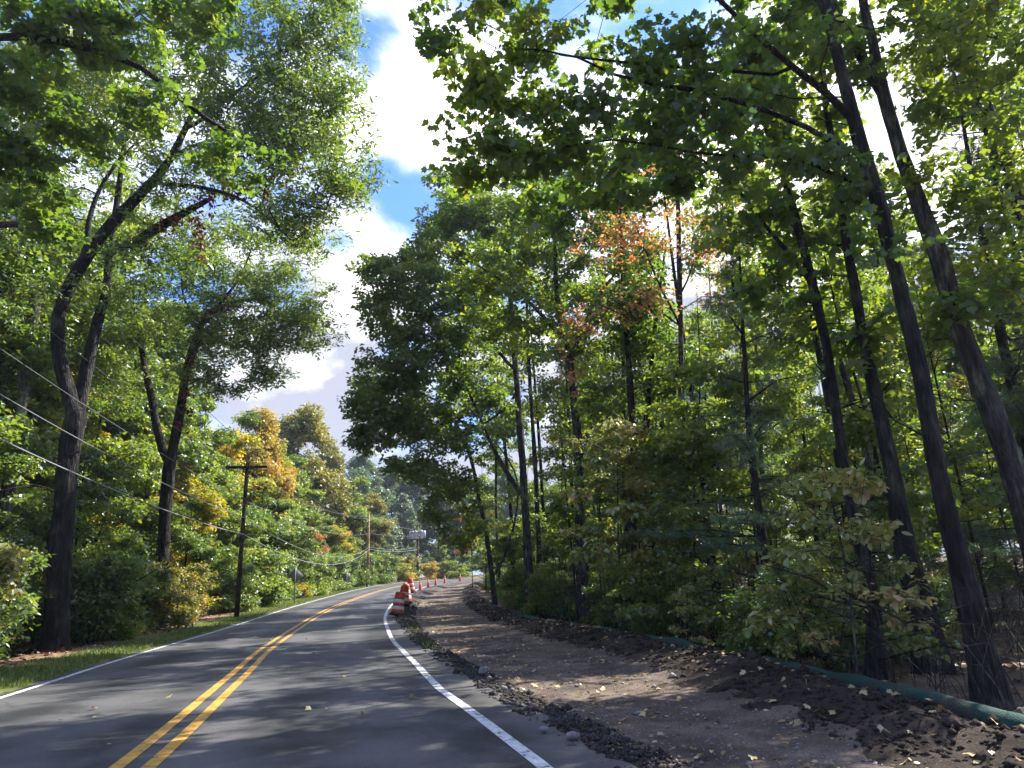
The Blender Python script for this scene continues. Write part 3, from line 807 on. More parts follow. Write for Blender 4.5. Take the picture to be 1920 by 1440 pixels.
#@@KEYTREES
# ---- left side
P, R = ground_start([(104, 1228, 22.3, .72), (112, 1090, 22.3, .66), (121, 950, 22.3, .66), (130, 860, 22.3, .62), (142, 780, 22.3, .66)])
l1 = pxpath([(142, 780, 22.3, .42), (116, 690, 22.2, .44), (108, 610, 22.1, .42), (122, 555, 22, .42), (150, 500, 21.9, .4), (205, 425, 21.7, .4), (262, 365, 21.5, .34), (312, 310, 21.3, .27), (350, 235, 21, .2), (385, 160, 21, .13)])
l2 = pxpath([(146, 780, 22.4, .42), (164, 690, 22.8, .42), (180, 620, 23, .36), (200, 540, 23.2, .3), (207, 460, 23.4, .24), (226, 330, 23.6, .19), (236, 240, 23.8, .14), (252, 150, 24, .1)])
l3 = pxpath([(302, 345, 21.4, .13), (370, 350, 21, .13), (440, 368, 20.6, .1), (492, 400, 20.4, .07), (545, 450, 20.2, .04)])
l4 = pxpath([(160, 490, 22, .2), (168, 410, 22.3, .17), (190, 350, 22.5, .13), (225, 300, 22.6, .1), (290, 230, 22.6, .06)])
l5 = pxpath([(345, 250, 21, .14), (420, 190, 20.4, .11), (500, 130, 20, .08), (570, 60, 20, .05)])
l6 = pxpath([(270, 360, 21.5, .16), (330, 290, 22.4, .14), (420, 255, 22.8, .1), (500, 240, 23, .06)])
t1 = make_tree('oak_tree', [(P, R, -1), (*l1, 0), (*l2, 0), (*l3, 0), (*l4, 0), (*l5, 0), (*l6, 0)], pblobs([
    (590, 130, 20.5, 1.5, 2.4, 2.0, 60), (630, 20, 20.5, 0.9, 2.0, 1.4, 26), (610, 310, 20.5, 1.6, 2.2, 1.1, 55), (430, 90, 21, 2.4, 3, 2.2, 75), (240, 100, 22, 2.4, 3, 2.2, 60),
    (430, 290, 21, 2.2, 2.5, 1.2, 50), (560, 410, 21, 1.5, 2, .8, 34), (300, -90, 22, 3.6, 4, 1.8, 60), (520, -70, 21, 2.2, 3, 1.3, 45), (90, 240, 22, 2.2, 3, 2.2, 55),
    (250, 250, 21.5, 1.8, 2.5, 1.4, 40), (60, 420, 23, 1.6, 2, 1.3, 26), (300, 480, 23, 1.8, 2, .8, 30), (480, 200, 20, 2, 2, 1.2, 40), (150, 180, 21.5, 1.6, 2, 1.2, 24), (350, 60, 20.5, 2, 2, 1.2, 30), (640, 210, 20.5, .8, 1.6, .9, 18), (560, 220, 20.5, 1.2, 2, .9, 24), (330, 380, 22, 1.4, 1.6, .5, 14), (660, 360, 20.3, .7, 1.2, .5, 9), (230, 560, 23, 1.6, 1.6, .7, 16), (60, 560, 22.5, 1.2, 1.6, 1.0, 14)], 1.2, 1.1), 'oak', 'dark', 101,
    dict(nsub=7, nl=7, size=.15, spread=.62, tilt=.85, tpl='narrow'))
tag(t1, 'large dark oak on the left verge, forking low and arching over the road', 'tree')

# red creeper on a limb of this tree
def creeper(root, pts, n, seed, size=.11, spread=.16):
    r = np.random.default_rng(seed); o = np.array(root.location)
    P = np.array([at(*q) for q in pts]); L = np.linspace(0, 1, 60)
    C = np.stack([np.interp(L, np.linspace(0, 1, len(P)), P[:, k]) for k in range(3)], -1) - o
    idx = r.integers(0, 60, n); tips = C[idx] + r.normal(size=(n, 3)) * [spread, spread, spread * 1.3]
    V, Fc, tn = sprays(tips, r, nsub=2, nl=5, size=size, spread=.12, tpl='simple', tilt=1.2, droop=-.8)
    ob = mesh_np('creeper', V, [Fc], LM['red'], tint=tn, parent=root)
    ob['label'] = 'red creeper leaves along the limb'


P6, R6 = pxpath([(255, 455, 23, .34), (290, 430, 22.6, .34), (335, 405, 22.2, .26), (390, 375, 21.8, .16)])

# second oak
P, R = ground_start([(308, 1130, 32, .56), (308, 1000, 32, .54), (316, 900, 32, .54), (318, 865, 32, .56)])
a1 = pxpath([(316, 870, 32, .4), (335, 790, 31.8, .42), (346, 720, 31.6, .38), (356, 670, 31.5, .34), (372, 620, 31.4, .28), (392, 590, 31.3, .22), (430, 568, 31, .17), (480, 560, 30.8, .1)])
a2 = pxpath([(312, 868, 32, .36), (294, 800, 32.2, .36), (285, 745, 32.3, .34), (270, 680, 32.5, .3), (262, 600, 32.8, .22), (280, 520, 33, .14)])
a3 = pxpath([(385, 605, 31.3, .16), (420, 560, 31, .13), (450, 520, 30.8, .1), (470, 470, 30.6, .06)])
a4 = pxpath([(352, 690, 31.5, .16), (380, 620, 31.6, .14), (345, 560, 32, .11), (340, 480, 32, .07)])
t2 = make_tree('oak_tree', [(P, R, -1), (*a1, 0), (*a2, 0), (*a3, 0), (*a4, 0)], pblobs([
    (430, 500, 31, 2.3, 2.6, 1.5, 60), (540, 550, 30.6, 1.7, 2, 1.4, 50), (595, 610, 30.6, .9, 1.3, .9, 20), (460, 630, 31, 2.0, 2, 1.2, 50), (350, 550, 32, 2, 2.5, 1.8, 45),
    (410, 715, 31.5, 1.5, 2, .7, 24), (250, 620, 33, 2.2, 2, 2, 40), (500, 700, 30.8, .8, 1, .4, 12), (340, 440, 32, 2, 2, 1.2, 30), (480, 440, 31, 1.8, 2, 1, 24), (560, 470, 30.6, 1.2, 1.5, .7, 14), (420, 600, 31.5, 1.8, 2, 1, 24), (200, 540, 33, 2, 2, 1.6, 26), (530, 640, 30.6, 1.2, 1.5, .8, 18), (240, 740, 33, 1.8, 2, 1.2, 22), (380, 660, 32, 1.6, 2, .8, 16)], 1.2, 1.1), 'oak', 'dark', 102,
    dict(nsub=8, nl=7, size=.16, spread=.72, tilt=.85, tpl='narrow'))
tag(t2, 'second dark oak forking low beyond the first, behind the roadside shrubs', 'tree')
creeper(t2, [(345, 800, 31.5), (352, 700, 31.3), (372, 620, 31.1), (400, 585, 31), (440, 565, 30.8)], 60, 5, .13, .14)
# reddened broken limb of the first oak
rt = t1; o1 = np.array(t1.location)
mb = MB(); mb.tube(np.array(P6) - o1, R6, 8); mb.obj('limb', BK['dark'], t1, True)
creeper(t1, [(250, 455, 22.8), (290, 432, 22.4), (335, 405, 22), (400, 370, 21.6)], 42, 6, .10, .16)
creeper(t1, [(385, 375, 21.4), (450, 350, 21), (530, 330, 20.6), (560, 320, 20.6)], 30, 7, .12, .2)
creeper(t1, [(372, 400, 21.6), (376, 470, 21.6)], 22, 8, .10, .08)

# light grey trunk at far left
P, R = ground_start([(0, 1120, 27, .5), (20, 900, 27, .46), (48, 690, 27, .46), (64, 580, 27, .44), (78, 480, 27, .4), (84, 390, 27, .36)])
b1 = pxpath([(84, 390, 27, .26), (72, 340, 27, .22), (70, 260, 27, .16), (50, 150, 27, .1)])
b2 = pxpath([(84, 390, 27, .26), (105, 330, 26.8, .22), (140, 290, 26.6, .18), (190, 250, 26.4, .14), (240, 215, 26.2, .08)])
b3 = pxpath([(100, 345, 27, .18), (103, 260, 27, .16), (130, 220, 27, .12), (150, 140, 27, .06)])
t3 = make_tree('maple_tree', [(P, R, -1), (*b1, 0), (*b2, 0), (*b3, 0)], pblobs([
    (40, 160, 27, 2, 3, 2.5, 45), (150, 160, 27, 2.5, 3, 2.5, 50), (20, 420, 27, 1.8, 2.5, 2, 35), (160, 380, 27.5, 2, 2, 2, 30), (60, 560, 28, 2, 2, 1.6, 30), (0, 640, 27, 1.5, 2, 1.6, 25), (190, 620, 29, 1.8, 2, 1.5, 25), (-40, 300, 27, 2, 2, 2, 30)], 1.5, 1.1), 'bright', 'pale', 103,
    dict(nsub=7, nl=6, size=.16, spread=.5))
tag(t3, 'pale grey-barked maple with light upper limbs at the far left edge behind the big oak', 'tree')

# limb reaching in from a tree outside the frame, top left
base = np.array([-12.3, 10.2, 0.0]); top = at(-60, 62, 12.4)
mainT = ([base, base + [0.2, .2, 3], base + [.3, .6, 6], (base + [.5, 1.0, 8.5])], [.3, .27, .25, .2])
lm = pxpath([(0, 70, 12.8, .17), (90, 74, 13, .17), (180, 95, 13.3, .155), (270, 130, 13.6, .14), (330, 178, 13.9, .12), (395, 228, 14.2, .1), (450, 260, 14.5, .07), (520, 300, 15, .04)])
lmP = [np.array(mainT[0][-2])] + [at(-90, 110, 12.2)] + lm[0]; lmR = [.11, .1] + lm[1]
lm2 = pxpath([(180, 95, 13.3, .1), (240, 40, 14, .08), (330, -30, 14.5, .05)])
t0 = make_tree('maple_tree', [(*mainT, -1), (lmP, lmR, 0), (*lm2, 0)], pblobs([
    (40, 30, 13, 1.1, 1.5, .7, 24), (150, 40, 13, 1.2, 1.5, .7, 22), (60, 160, 13, 1.0, 1.4, .6, 22), (40, 300, 13.5, .8, 1.4, .7, 20), (150, 240, 13.5, .9, 1.2, .5, 14), (270, 40, 14, 1.2, 1.5, .6, 20),
    (400, 20, 14.5, 1.2, 1.5, .7, 18), (300, 200, 14, .9, 1, .35, 9), (430, 300, 14.5, .8, 1, .35, 9), (90, 420, 14, .5, .8, .3, 8)]), 'maple', 'dark', 104,
    dict(nsub=6, nl=6, size=.13, spread=.36, tpl='maple'))
tag(t0, 'maple standing outside the left frame edge whose long dark limb crosses the top left', 'tree')

# ---- right side: near trees
P, R = ground_start([(1862, 1312, 8.9, .31), (1815, 1120, 8.95, .255), (1762, 900, 9, .235), (1722, 680, 9.1, .225), (1662, 440, 9.2, .205), (1622, 300, 9.3, .215), (1582, 150, 9.4, .2), (1545, 0, 9.5, .18), (1480, -250, 9.8, .12), (1420, -480, 10, .06)])
c1 = pxpath([(1597, 235, 9.35, .11), (1540, 165, 9.2, .1), (1480, 120, 9, .09), (1400, 50, 8.8, .075), (1330, -20, 8.7, .06), (1250, -90, 8.6, .04)])
c2 = pxpath([(1632, 330, 9.3, .09), (1560, 265, 9.2, .085), (1450, 212, 9, .07), (1300, 168, 8.8, .06), (1180, 150, 8.7, .045), (1060, 100, 8.6, .03), (930, 90, 8.6, .016)])
c3 = pxpath([(1450, 140, 9.3, .05), (1330, 130, 9.2, .05), (1150, 115, 9, .04), (1020, 95, 9, .03), (900, 40, 8.8, .015)])
c4 = pxpath([(1645, 370, 9.3, .06), (1500, 300, 9, .05), (1330, 290, 8.8, .035), (1150, 262, 8.6, .025), (1000, 290, 8.5, .012)])
t = make_tree('maple_tree', [(P, R, -1), (*c1, 0), (*c2, 0), (*c3, 0), (*c4, 0)], pblobs([
    (850, 50, 8.6, .45, .8, .35, 12), (905, 190, 8.6, .5, .9, .42, 18), (860, 300, 8.5, .35, .8, .28, 10), (990, 70, 8.7, .8, 1, .5, 22), (1040, 230, 8.7, .8, 1, .45, 24), (940, 290, 8.5, .5, .7, .25, 10),
    (1180, 60, 8.8, .8, 1.1, .5, 20), (1200, 220, 8.8, .8, 1, .4, 20), (1340, 120, 8.9, .8, 1, .4, 17), (1340, 240, 9, .8, 1, .35, 16), (1480, 60, 9, .7, 1, .4, 12), (1470, 300, 9, .7, .8, .35, 14),
    (1180, -90, 8.8, 1.4, 1.2, .6, 26), (1450, -150, 9.2, 1.4, 1.2, .8, 26), (950, -80, 8.7, 1, 1.2, .5, 18), (1600, 330, 9, .35, .6, .4, 8), (1700, -120, 9.6, 1.1, 1.2, .8, 20), (1660, 430, 8.9, .3, .3, .4, 5), (1100, 330, 8.9, .6, .6, .2, 9)], .66, 1.08), 'maple', 'dark', 201,
    dict(nsub=7, nl=5, size=.102, spread=.33, tpl='maple', tilt=.75, droop=-.45), tiprad=.004, powr=2.5)
tag(t, 'tall leaning maple touching the green sock tube, its long limbs overhanging the road', 'tree')

P, R = ground_start([(1990, 1260, 11.3, .44), (1925, 960, 11.3, .4), (1855, 760, 11.3, .37), (1795, 600, 11.3, .33), (1742, 430, 11.3, .29), (1690, 290, 11.3, .26), (1655, 170, 11.3, .24)])
d1 = pxpath([(1655, 175, 11.3, .2), (1640, 90, 11.3, .18), (1618, 0, 11.3, .16), (1600, -150, 11.4, .1)])
d2 = pxpath([(1660, 185, 11.3, .2), (1600, 80, 11.4, .16), (1560, 10, 11.4, .14), (1500, -150, 11.5, .08)])
t = make_tree('maple_tree', [(P, R, -1), (*d1, 0), (*d2, 0)], pblobs([
    (1620, -120, 11.4, 1.8, 1.8, 1, 40), (1480, -60, 11.6, 1.4, 1.5, .8, 26), (1800, -80, 11.5, 1.4, 1.6, .9, 26), (1450, 120, 11.6, 1, 1, .8, 16), (1560, 90, 11, .7, .8, .5, 8), (1800, 560, 11.0, .5, .5, .3, 7)], .7, 1.1), 'maple', 'grey', 202,
    dict(nsub=6, nl=6, size=.13, spread=.34, tpl='maple', tilt=.6, droop=-.4), tiprad=.005)
tag(t, 'thick grey leaning maple that forks near the top right, base beyond the right edge', 'tree')

P, R = ground_start([(1752, 1252, 12, .44), (1722, 1120, 12, .37), (1700, 1040, 12, .34), (1680, 920, 12.1, .3), (1655, 800, 12.2, .26), (1620, 640, 12.4, .2), (1590, 470, 12.6, .17), (1565, 300, 12.8, .14), (1540, 120, 13, .15), (1530, -40, 13.2, .1)])
t = make_tree('maple_tree', [(P, R, -1)], pblobs([
    (1560, 380, 12.6, 1.2, 1.5, 1, 28), (1500, 200, 12.8, 1.4, 1.5, 1, 28), (1620, 620, 12.2, .6, .8, .6, 10), (1540, 20, 13, 1.8, 1.8, 1, 34), (1400, 420, 12.8, .9, 1, .7, 16)], .65, 1.1), 'maple', 'dark', 203,
    dict(nsub=6, nl=6, size=.135, spread=.34, tpl='maple'), tiprad=.005)
tag(t, 'stout dark maple with a flared base between the near leaning trunks on the right', 'tree')

P, R = ground_start([(1642, 1262, 11.6, .24), (1632, 1100, 11.7, .2), (1594, 940, 11.9, .19), (1572, 800, 12.1, .18), (1550, 650, 12.4, .18), (1528, 560, 12.6, .18), (1506, 460, 12.8, .17), (1470, 330, 13, .15), (1428, 210, 13.2, .12), (1400, 100, 13.4, .08)])
e1 = pxpath([(1520, 520, 12.7, .09), (1440, 430, 12.6, .08), (1380, 350, 12.4, .06), (1300, 290, 12.2, .04), (1200, 260, 12, .02)])
t = make_tree('maple_tree', [(P, R, -1), (*e1, 0)], pblobs([
    (1380, 200, 13, 1.2, 1.5, .8, 28), (1330, 320, 12.6, 1, 1.2, .6, 20), (1180, 330, 12.4, 1.1, 1.2, .6, 20), (1060, 370, 12.4, .8, 1, .5, 13), (1450, 520, 12.6, .8, 1, .6, 13), (1250, 180, 12.6, 1, 1, .6, 14)], .65, 1.1), 'maple', 'dark', 204,
    dict(nsub=6, nl=6, size=.13, spread=.34, tpl='maple'), tiprad=.005)
tag(t, 'slender dark curving maple rising in front of the pale sapling on the right', 'tree')

P, R = ground_start([(2060, 1180, 13, .42), (2000, 800, 13, .38), (1930, 450, 13, .33), (1882, 300, 13, .3), (1845, 190, 13, .28), (1812, 80, 13, .26), (1790, -20, 13, .22)])
t = make_tree('beech_tree', [(P, R, -1)], pblobs([
    (1820, 40, 10.5, .8, .8, .5, 14), (1880, 120, 10.6, .8, .8, .5, 14), (1760, 90, 10.5, .5, .6, .4, 7), (1900, 230, 10.6, .6, .6, .3, 8), (1780, 200, 10.8, .5, .5, .3, 6), (1900, 0, 11, 1, 1, .6, 16), (1860, 330, 11, .7, .7, .3, 8), (1900, 450, 11.2, .8, .8, .6, 14), (1780, -40, 11, 1, 1, .5, 12), (1730, 160, 11, .5, .6, .4, 8), (1745, 300, 11, .4, .6, .4, 6), (1810, 400, 11.2, .6, .7, .4, 9), (1890, 560, 11.5, .7, .8, .5, 11), (1780, 500, 11.8, .5, .6, .4, 7), (1700, 30, 11, .6, .7, .5, 9)]), 'bright', 'grey', 205,
    dict(nsub=6, nl=5, size=.12, spread=.32, tpl='oval'), tiprad=.005)
tag(t, 'beech with rounded yellow-green leaves and a thick trunk in the top right corner', 'tree')

# ---- right side: middle distance, forming the edge of the wood
def simple_tree(name, pts, blobs, leaf, bark, seed, label, lk=None, extra=(), **kw):
    P, R = ground_start(pts)
    mains = [(P, R, -1)] + [(*pxpath(e), 0) for e in extra]
    t = make_tree(name, mains, pblobs(blobs, 1.2, 1.12), leaf, bark, seed, lk or dict(nsub=7, nl=6, size=.16, spread=.48), **kw)
    tag(t, label, 'tree'); return t


simple_tree('maple_tree', [(1305, 1170, 23, .2), (1288, 950, 23, .2), (1280, 820, 23, .2), (1276, 600, 23, .19), (1272, 430, 23, .17), (1268, 300, 23, .13), (1262, 200, 23, .08)],
    [(1230, 420, 21.5, 1.5, 1.3, 1.1, 30), (1340, 450, 21.6, 1.3, 1.3, 1.1, 26), (1140, 450, 21.5, 1.0, 1.3, 1.0, 22), (1270, 300, 22, 1.4, 1.2, .8, 22), (1200, 560, 21.5, 1.2, 1, .7, 18), (1400, 540, 21.6, 1.0, 1, .6, 16), (1080, 600, 21.5, .6, .8, .6, 12), (1060, 700, 21.5, .35, .5, .35, 5), (1400, 330, 22, 1, 1, .6, 10)], 'rust', 'grey', 211,
    'slim maple turned salmon orange in the middle of the right-hand wood', dict(nsub=3, nl=4, size=.13, spread=.7, tpl='simple', droop=-.1),
    extra=[[(1276, 610, 23, .08), (1230, 520, 22.8, .07), (1190, 420, 22.6, .05), (1150, 380, 22.5, .03)], [(1277, 560, 23, .07), (1310, 470, 22.8, .05), (1350, 400, 22.6, .03)]])
simple_tree('oak_tree', [(1097, 1172, 27, .42), (1088, 1000, 27, .4), (1085, 850, 27, .36), (1074, 720, 27, .32), (1062, 640, 27, .28), (1045, 560, 27, .2), (1040, 450, 27, .15), (1038, 340, 27, .1)],
    [(1000, 480, 26.5, 1.8, 2, 1.5, 45), (1080, 430, 26.5, 1.5, 2, 1.5, 34), (960, 600, 26, 1.6, 2, 1.0, 30), (1090, 600, 26, 1.2, 1.5, 1, 20), (900, 520, 26, 1.4, 2, 1.2, 28), (1140, 740, 26, 1, 1, .8, 14)], 'bright', 'grey', 212,
    'thick-trunked forked oak with backlit lime leaves left of the orange maple',
    extra=[[(1070, 690, 27, .16), (1090, 620, 26.8, .14), (1140, 530, 26.5, .1), (1190, 480, 26.4, .05)], [(1060, 640, 27, .16), (985, 560, 26.5, .12), (900, 500, 26, .08), (830, 470, 25.6, .04)]])
simple_tree('oak_tree', [(995, 1150, 33, .4), (985, 950, 33, .36), (972, 760, 33, .32), (960, 600, 33, .26), (952, 480, 33, .2), (950, 390, 33, .12)],
    [(850, 480, 32, 2.2, 2.5, 1.8, 60), (760, 520, 31, 1.5, 2.2, 1.3, 40), (720, 580, 31, 1.1, 1.8, 1.1, 28), (900, 400, 32, 2, 2.5, 1.2, 40), (820, 620, 31, 2, 2.2, 1.3, 46), (730, 680, 30.5, 1.4, 1.8, 1.1, 36),
     (690, 770, 30.5, .9, 1.5, .9, 24), (780, 770, 31, 1.6, 2, 1.0, 36), (1000, 380, 33, 1.5, 2, 1.2, 26), (860, 400, 31, 1, 1, .8, 14), (820, 560, 31, 1.8, 2, 1, 26), (860, 660, 31.5, 1.6, 2, 1, 22), (800, 700, 31, 1.4, 2, .9, 18), (880, 560, 32, 1.6, 2, 1.2, 20), (840, 820, 31.5, 1.4, 1.6, .8, 16), (900, 740, 31.5, 1.4, 1.5, .9, 22), (690, 500, 31, .5, .8, .4, 8), (700, 830, 30.5, .8, 1, .5, 12), (760, 870, 31, 1, 1.2, .5, 14)], 'oak', 'grey', 213,
    'broad oak whose dark green boughs hang furthest left over the path', dict(nsub=8, nl=7, size=.17, spread=.52),
    extra=[[(985, 940, 33, .2), (930, 850, 32.4, .17), (890, 760, 32, .13), (850, 680, 31.6, .09), (780, 620, 31, .05)], [(968, 700, 33, .16), (900, 620, 32.4, .13), (820, 550, 31.8, .08), (740, 520, 31.2, .04)], [(972, 740, 33, .12), (890, 800, 32, .09), (800, 740, 31.4, .06), (720, 740, 31, .03)]])
simple_tree('oak_tree', [(930, 1145, 37, .26), (915, 1020, 37, .24), (898, 930, 36.8, .22), (880, 850, 36.6, .18), (850, 780, 36.2, .14), (820, 700, 36, .08)],
    [(800, 800, 35.5, 1.6, 2, 1.2, 36), (730, 790, 35.2, 1.6, 2, 1.0, 30), (860, 720, 36, 1.6, 2, 1.2, 26), (840, 900, 35.5, 1.3, 1.5, .9, 26), (700, 730, 35, 1.2, 1.8, 1.0, 20), (870, 1000, 35.5, 1.1, 1.3, .9, 24), (820, 960, 35, .6, .9, .6, 10), (790, 880, 35.2, 1.0, 1.4, .7, 14), (900, 820, 36, 1.5, 1.6, 1.2, 18), (880, 930, 36, 1.4, 1.4, 1, 16), (880, 620, 36, 1.5, 2, 1.5, 26)], 'bright', 'grey', 214,
    'thin oak leaning left over the dirt path at the far corner of the wood', extra=[[(925, 1090, 37, .12), (960, 1000, 37, .11), (970, 900, 37, .09), (930, 830, 36.6, .06)]])
simple_tree('oak_tree', [(1182, 1150, 25, .34), (1186, 1000, 25, .32), (1190, 880, 25, .3), (1180, 700, 25, .24), (1168, 520, 25.2, .18), (1160, 350, 25.4, .1)],
    [(1150, 300, 25.4, 1.5, 2, 1.2, 34), (1180, 600, 25, 1.4, 1.5, 1.2, 24), (1050, 360, 25, 1.4, 1.5, .9, 26), (960, 300, 25, 1.3, 1.4, .8, 22), (1260, 680, 25, 1.3, 1.3, 1, 20)], 'maple', 'dark', 215,
    'dark double-stemmed oak left of the orange maple', extra=[[(1205, 1148, 25.2, .3), (1206, 950, 25.2, .27), (1212, 800, 25.3, .22), (1230, 600, 25.5, .14), (1250, 450, 25.6, .06)]])
simple_tree('maple_tree', [(1015, 1160, 40, .3), (1005, 900, 40, .26), (990, 650, 40, .2), (985, 420, 40, .12)],
    [(1000, 420, 40, 2.2, 2.5, 2, 40), (880, 380, 39, 1.8, 2, 1.2, 34), (1060, 520, 40, 2, 2, 2, 30), (960, 650, 40, 2, 2, 1.6, 26), (820, 420, 38, 1.3, 2, .9, 20), (840, 350, 38, .9, 1.4, .6, 12)], 'oak', 'grey', 216,
    'straight grey maple deep behind the broad overhanging oak', dict(nsub=7, nl=7, size=.19, spread=.6))

# pines
def pine_tree(px, py, Y, H, R0, seed, label, nb=26, first=.12, leafy=1.0, loc=None, lk=None):
    r = np.random.default_rng(seed)
    b = np.array(loc, float) if loc is not None else at(px, py, Y); b[2] = gz(b[0], b[1])[0]
    top = b + [r.normal() * .3, r.normal() * .3, H]
    mains = [([b, (b + top) / 2 + [r.normal() * .1, 0, 0], top], [.16 * H / 12, .1 * H / 12, .02], -1)]
    blobs = []
    for k in range(nb):
        f = first + (1 - first) * (k / nb) ** .9; az = r.random() * 6.283; L = R0 * (1 - f) ** .6 * (.7 + .5 * r.random())
        z = b[2] + f * H; droop = -.05 * L
        e = np.array([b[0] + math.cos(az) * L, b[1] + math.sin(az) * L, z + droop + .12 * L])
        s_ = np.array([b[0], b[1], z])
        mains.append(([s_, (s_ + e) / 2 + [0, 0, .05 * L], e], [.03, .018, .007], 0))
        for q in np.linspace(.35, 1, max(2, int(L / .55))):
            c = s_ + (e - s_) * q
            blobs.append((c, (.38 + .15 * L * (1 - abs(q - .6)), .38 + .15 * L * (1 - abs(q - .6)), .1), max(2, int(leafy * (4 + 2.2 * L * (1.1 - q))))))
    t = make_tree('pine_tree', mains, blobs, 'pine', 'dark', seed, lk or dict(n=30, length=.14, nsub=3), pine=True, tiprad=.004)
    tag(t, label, 'tree'); return t


pine_tree(1470, 1180, 15, 9.5, 2.6, 301, 'soft blue-green pine in the middle of the right-hand wood, left of the pale sapling', loc=(5.7, 17.5, 0), nb=34, leafy=1.3)
pine_tree(0, 0, 0, 12.5, 3.0, 302, 'dark pine at the right edge behind the leaning trunks', loc=(10.6, 15.0, 0), nb=38, leafy=1.3)
pine_tree(0, 0, 0, 7.0, 2.2, 303, 'low dark pine at the foot of the double-stemmed oak', loc=(5.6, 21.5, 0), first=.04)
#@@END

# ------------------------------------------------------------------ generic trees of the woods
def proto(kind, seed):
    r = np.random.default_rng(seed)
    b = np.zeros(3)
    if kind == 'tall':
        H = 16; lean = r.normal(size=2) * .5
        P = [b, [lean[0] * .2 + r.normal() * .1, lean[1] * .2, H * .3], [lean[0] * .6, lean[1] * .6, H * .62], [lean[0], lean[1], H * .93]]
        mains = [(P, [.17, .14, .09, .025], -1)]
        blobs = []
        for k in range(24):
            f = .34 + .64 * r.random(); R_ = 2.9 * math.sin(min(1, (1.05 - f) / .5) * 1.5) * r.random() ** .5; az = r.random() * 6.283
            blobs.append(([lean[0] * f + math.cos(az) * R_, lean[1] * f + math.sin(az) * R_, H * f], (1.15, 1.15, .65), 17))
        lk = dict(nsub=7, nl=6, size=.19, spread=.55)
    elif kind == 'slim':
        H = 17; lean = r.normal(size=2) * .7
        P = [b, [lean[0] * .2 + r.normal() * .15, lean[1] * .2, H * .3], [lean[0] * .6, lean[1] * .6, H * .62], [lean[0], lean[1], H * .95]]
        mains = [(P, [.125, .10, .07, .02], -1)]
        blobs = []
        for k in range(14):
            f = .40 + .62 * r.random(); R_ = 2.1 * math.sin(min(1, (1.05 - f) / .5) * 1.5) * r.random() ** .5; az = r.random() * 6.283
            blobs.append(([lean[0] * f + math.cos(az) * R_, lean[1] * f + math.sin(az) * R_, H * f], (.95, .95, .5), 11))
        lk = dict(nsub=5, nl=6, size=.16, spread=.55)
    elif kind == 'stem':
        H = 8; lean = r.normal(size=2) * .6
        P = [b, [lean[0] * .3 + .1 * r.normal(), lean[1] * .3, H * .4], [lean[0] * .5, lean[1] * .8, H * .7], [lean[0], lean[1], H]]
        mains = [(P, [.035, .027, .018, .008], -1)]
        blobs = []
        for k in range(9):
            f = .3 + .7 * r.random(); R_ = 1.0 * r.random() ** .5; az = r.random() * 6.283
            blobs.append(([lean[0] * f + math.cos(az) * R_, lean[1] * f + math.sin(az) * R_, H * f], (.5, .5, .2), 5))
        lk = dict(nsub=5, nl=5, size=.13, spread=.35)
    elif kind == 'mid':
        H = 8; lean = r.normal(size=2) * .5
        P = [b, [lean[0] * .3, lean[1] * .3, H * .4], [lean[0], lean[1], H * .92]]
        mains = [(P, [.07, .05, .015], -1)]
        blobs = []
        for k in range(22):
            f = .1 + .84 * r.random(); R_ = 2.2 * math.sin(min(1, (1.1 - f) / .6) * 1.5) * r.random() ** .5; az = r.random() * 6.283
            blobs.append(([lean[0] * f + math.cos(az) * R_, lean[1] * f + math.sin(az) * R_, H * f], (.8, .8, .4), 9))
        lk = dict(nsub=7, nl=6, size=.15, spread=.45)
    elif kind == 'shrub':
        mains = []; blobs = []
        for s in range(5):
            az = s * 1.256 + r.random(); L = .5 + .7 * r.random()
            mains.append(([[.04 * math.cos(az), .04 * math.sin(az), 0], [L * .45 * math.cos(az), L * .45 * math.sin(az), .9], [L * math.cos(az), L * math.sin(az), 1.7 + .7 * r.random()]], [.022, .015, .007], -1))
        for k in range(18):
            az = r.random() * 6.283; R_ = 1.0 * r.random() ** .5
            blobs.append(([R_ * math.cos(az), R_ * math.sin(az), .35 + 2.1 * r.random()], (.5, .5, .3), 8))
        lk = dict(nsub=6, nl=6, size=.105, spread=.33)
    elif kind == 'sapling':
        H = 3.4
        mains = [([b, [.1, .05, 1.6], [.25 * r.normal(), .2, H]], [.022, .015, .006], -1)]; blobs = []
        for k in range(9):
            f = .25 + .75 * k / 9; az = k * 2.4 + r.random(); R_ = .95 * (1.15 - f) + .15
            blobs.append(([R_ * math.cos(az), R_ * math.sin(az), H * f], (.35, .35, .1), 6))
        lk = dict(nsub=3, nl=6, size=.105, spread=.2, tpl='oval', tilt=.35, droop=-.35)
    elif kind == 'tallsap':
        H = 6.5
        mains = [([b, [.1, .05, 3], [.3 * r.normal(), .3, H]], [.035, .022, .007], -1)]; blobs = []
        for k in range(15):
            f = .3 + .7 * k / 15; az = k * 2.4 + r.random(); R_ = 1.7 * (1.12 - f) + .2
            blobs.append(([R_ * math.cos(az), R_ * math.sin(az), H * f], (.5, .5, .15), 6))
        lk = dict(nsub=4, nl=6, size=.15, spread=.28, tpl='oval', tilt=.35, droop=-.35)
    elif kind == 'crown':      # big full far crown
        H = 20
        mains = [([b, [.3, 0, 7], [.2, .4, 18]], [.3, .24, .05], -1)]; blobs = []
        for k in range(36):
            f = .06 + .94 * r.random(); R_ = 4.6 * math.sin(min(1, (1.12 - f) / .75) * 1.5) * (.4 + .6 * r.random()); az = r.random() * 6.283
            blobs.append(([math.cos(az) * R_, math.sin(az) * R_, H * f * .97 + .3], (1.7, 1.7, 1.2), 16))
        lk = dict(nsub=8, nl=6, size=.30, spread=.85, flat=.8)
    return mains, blobs, lk, r


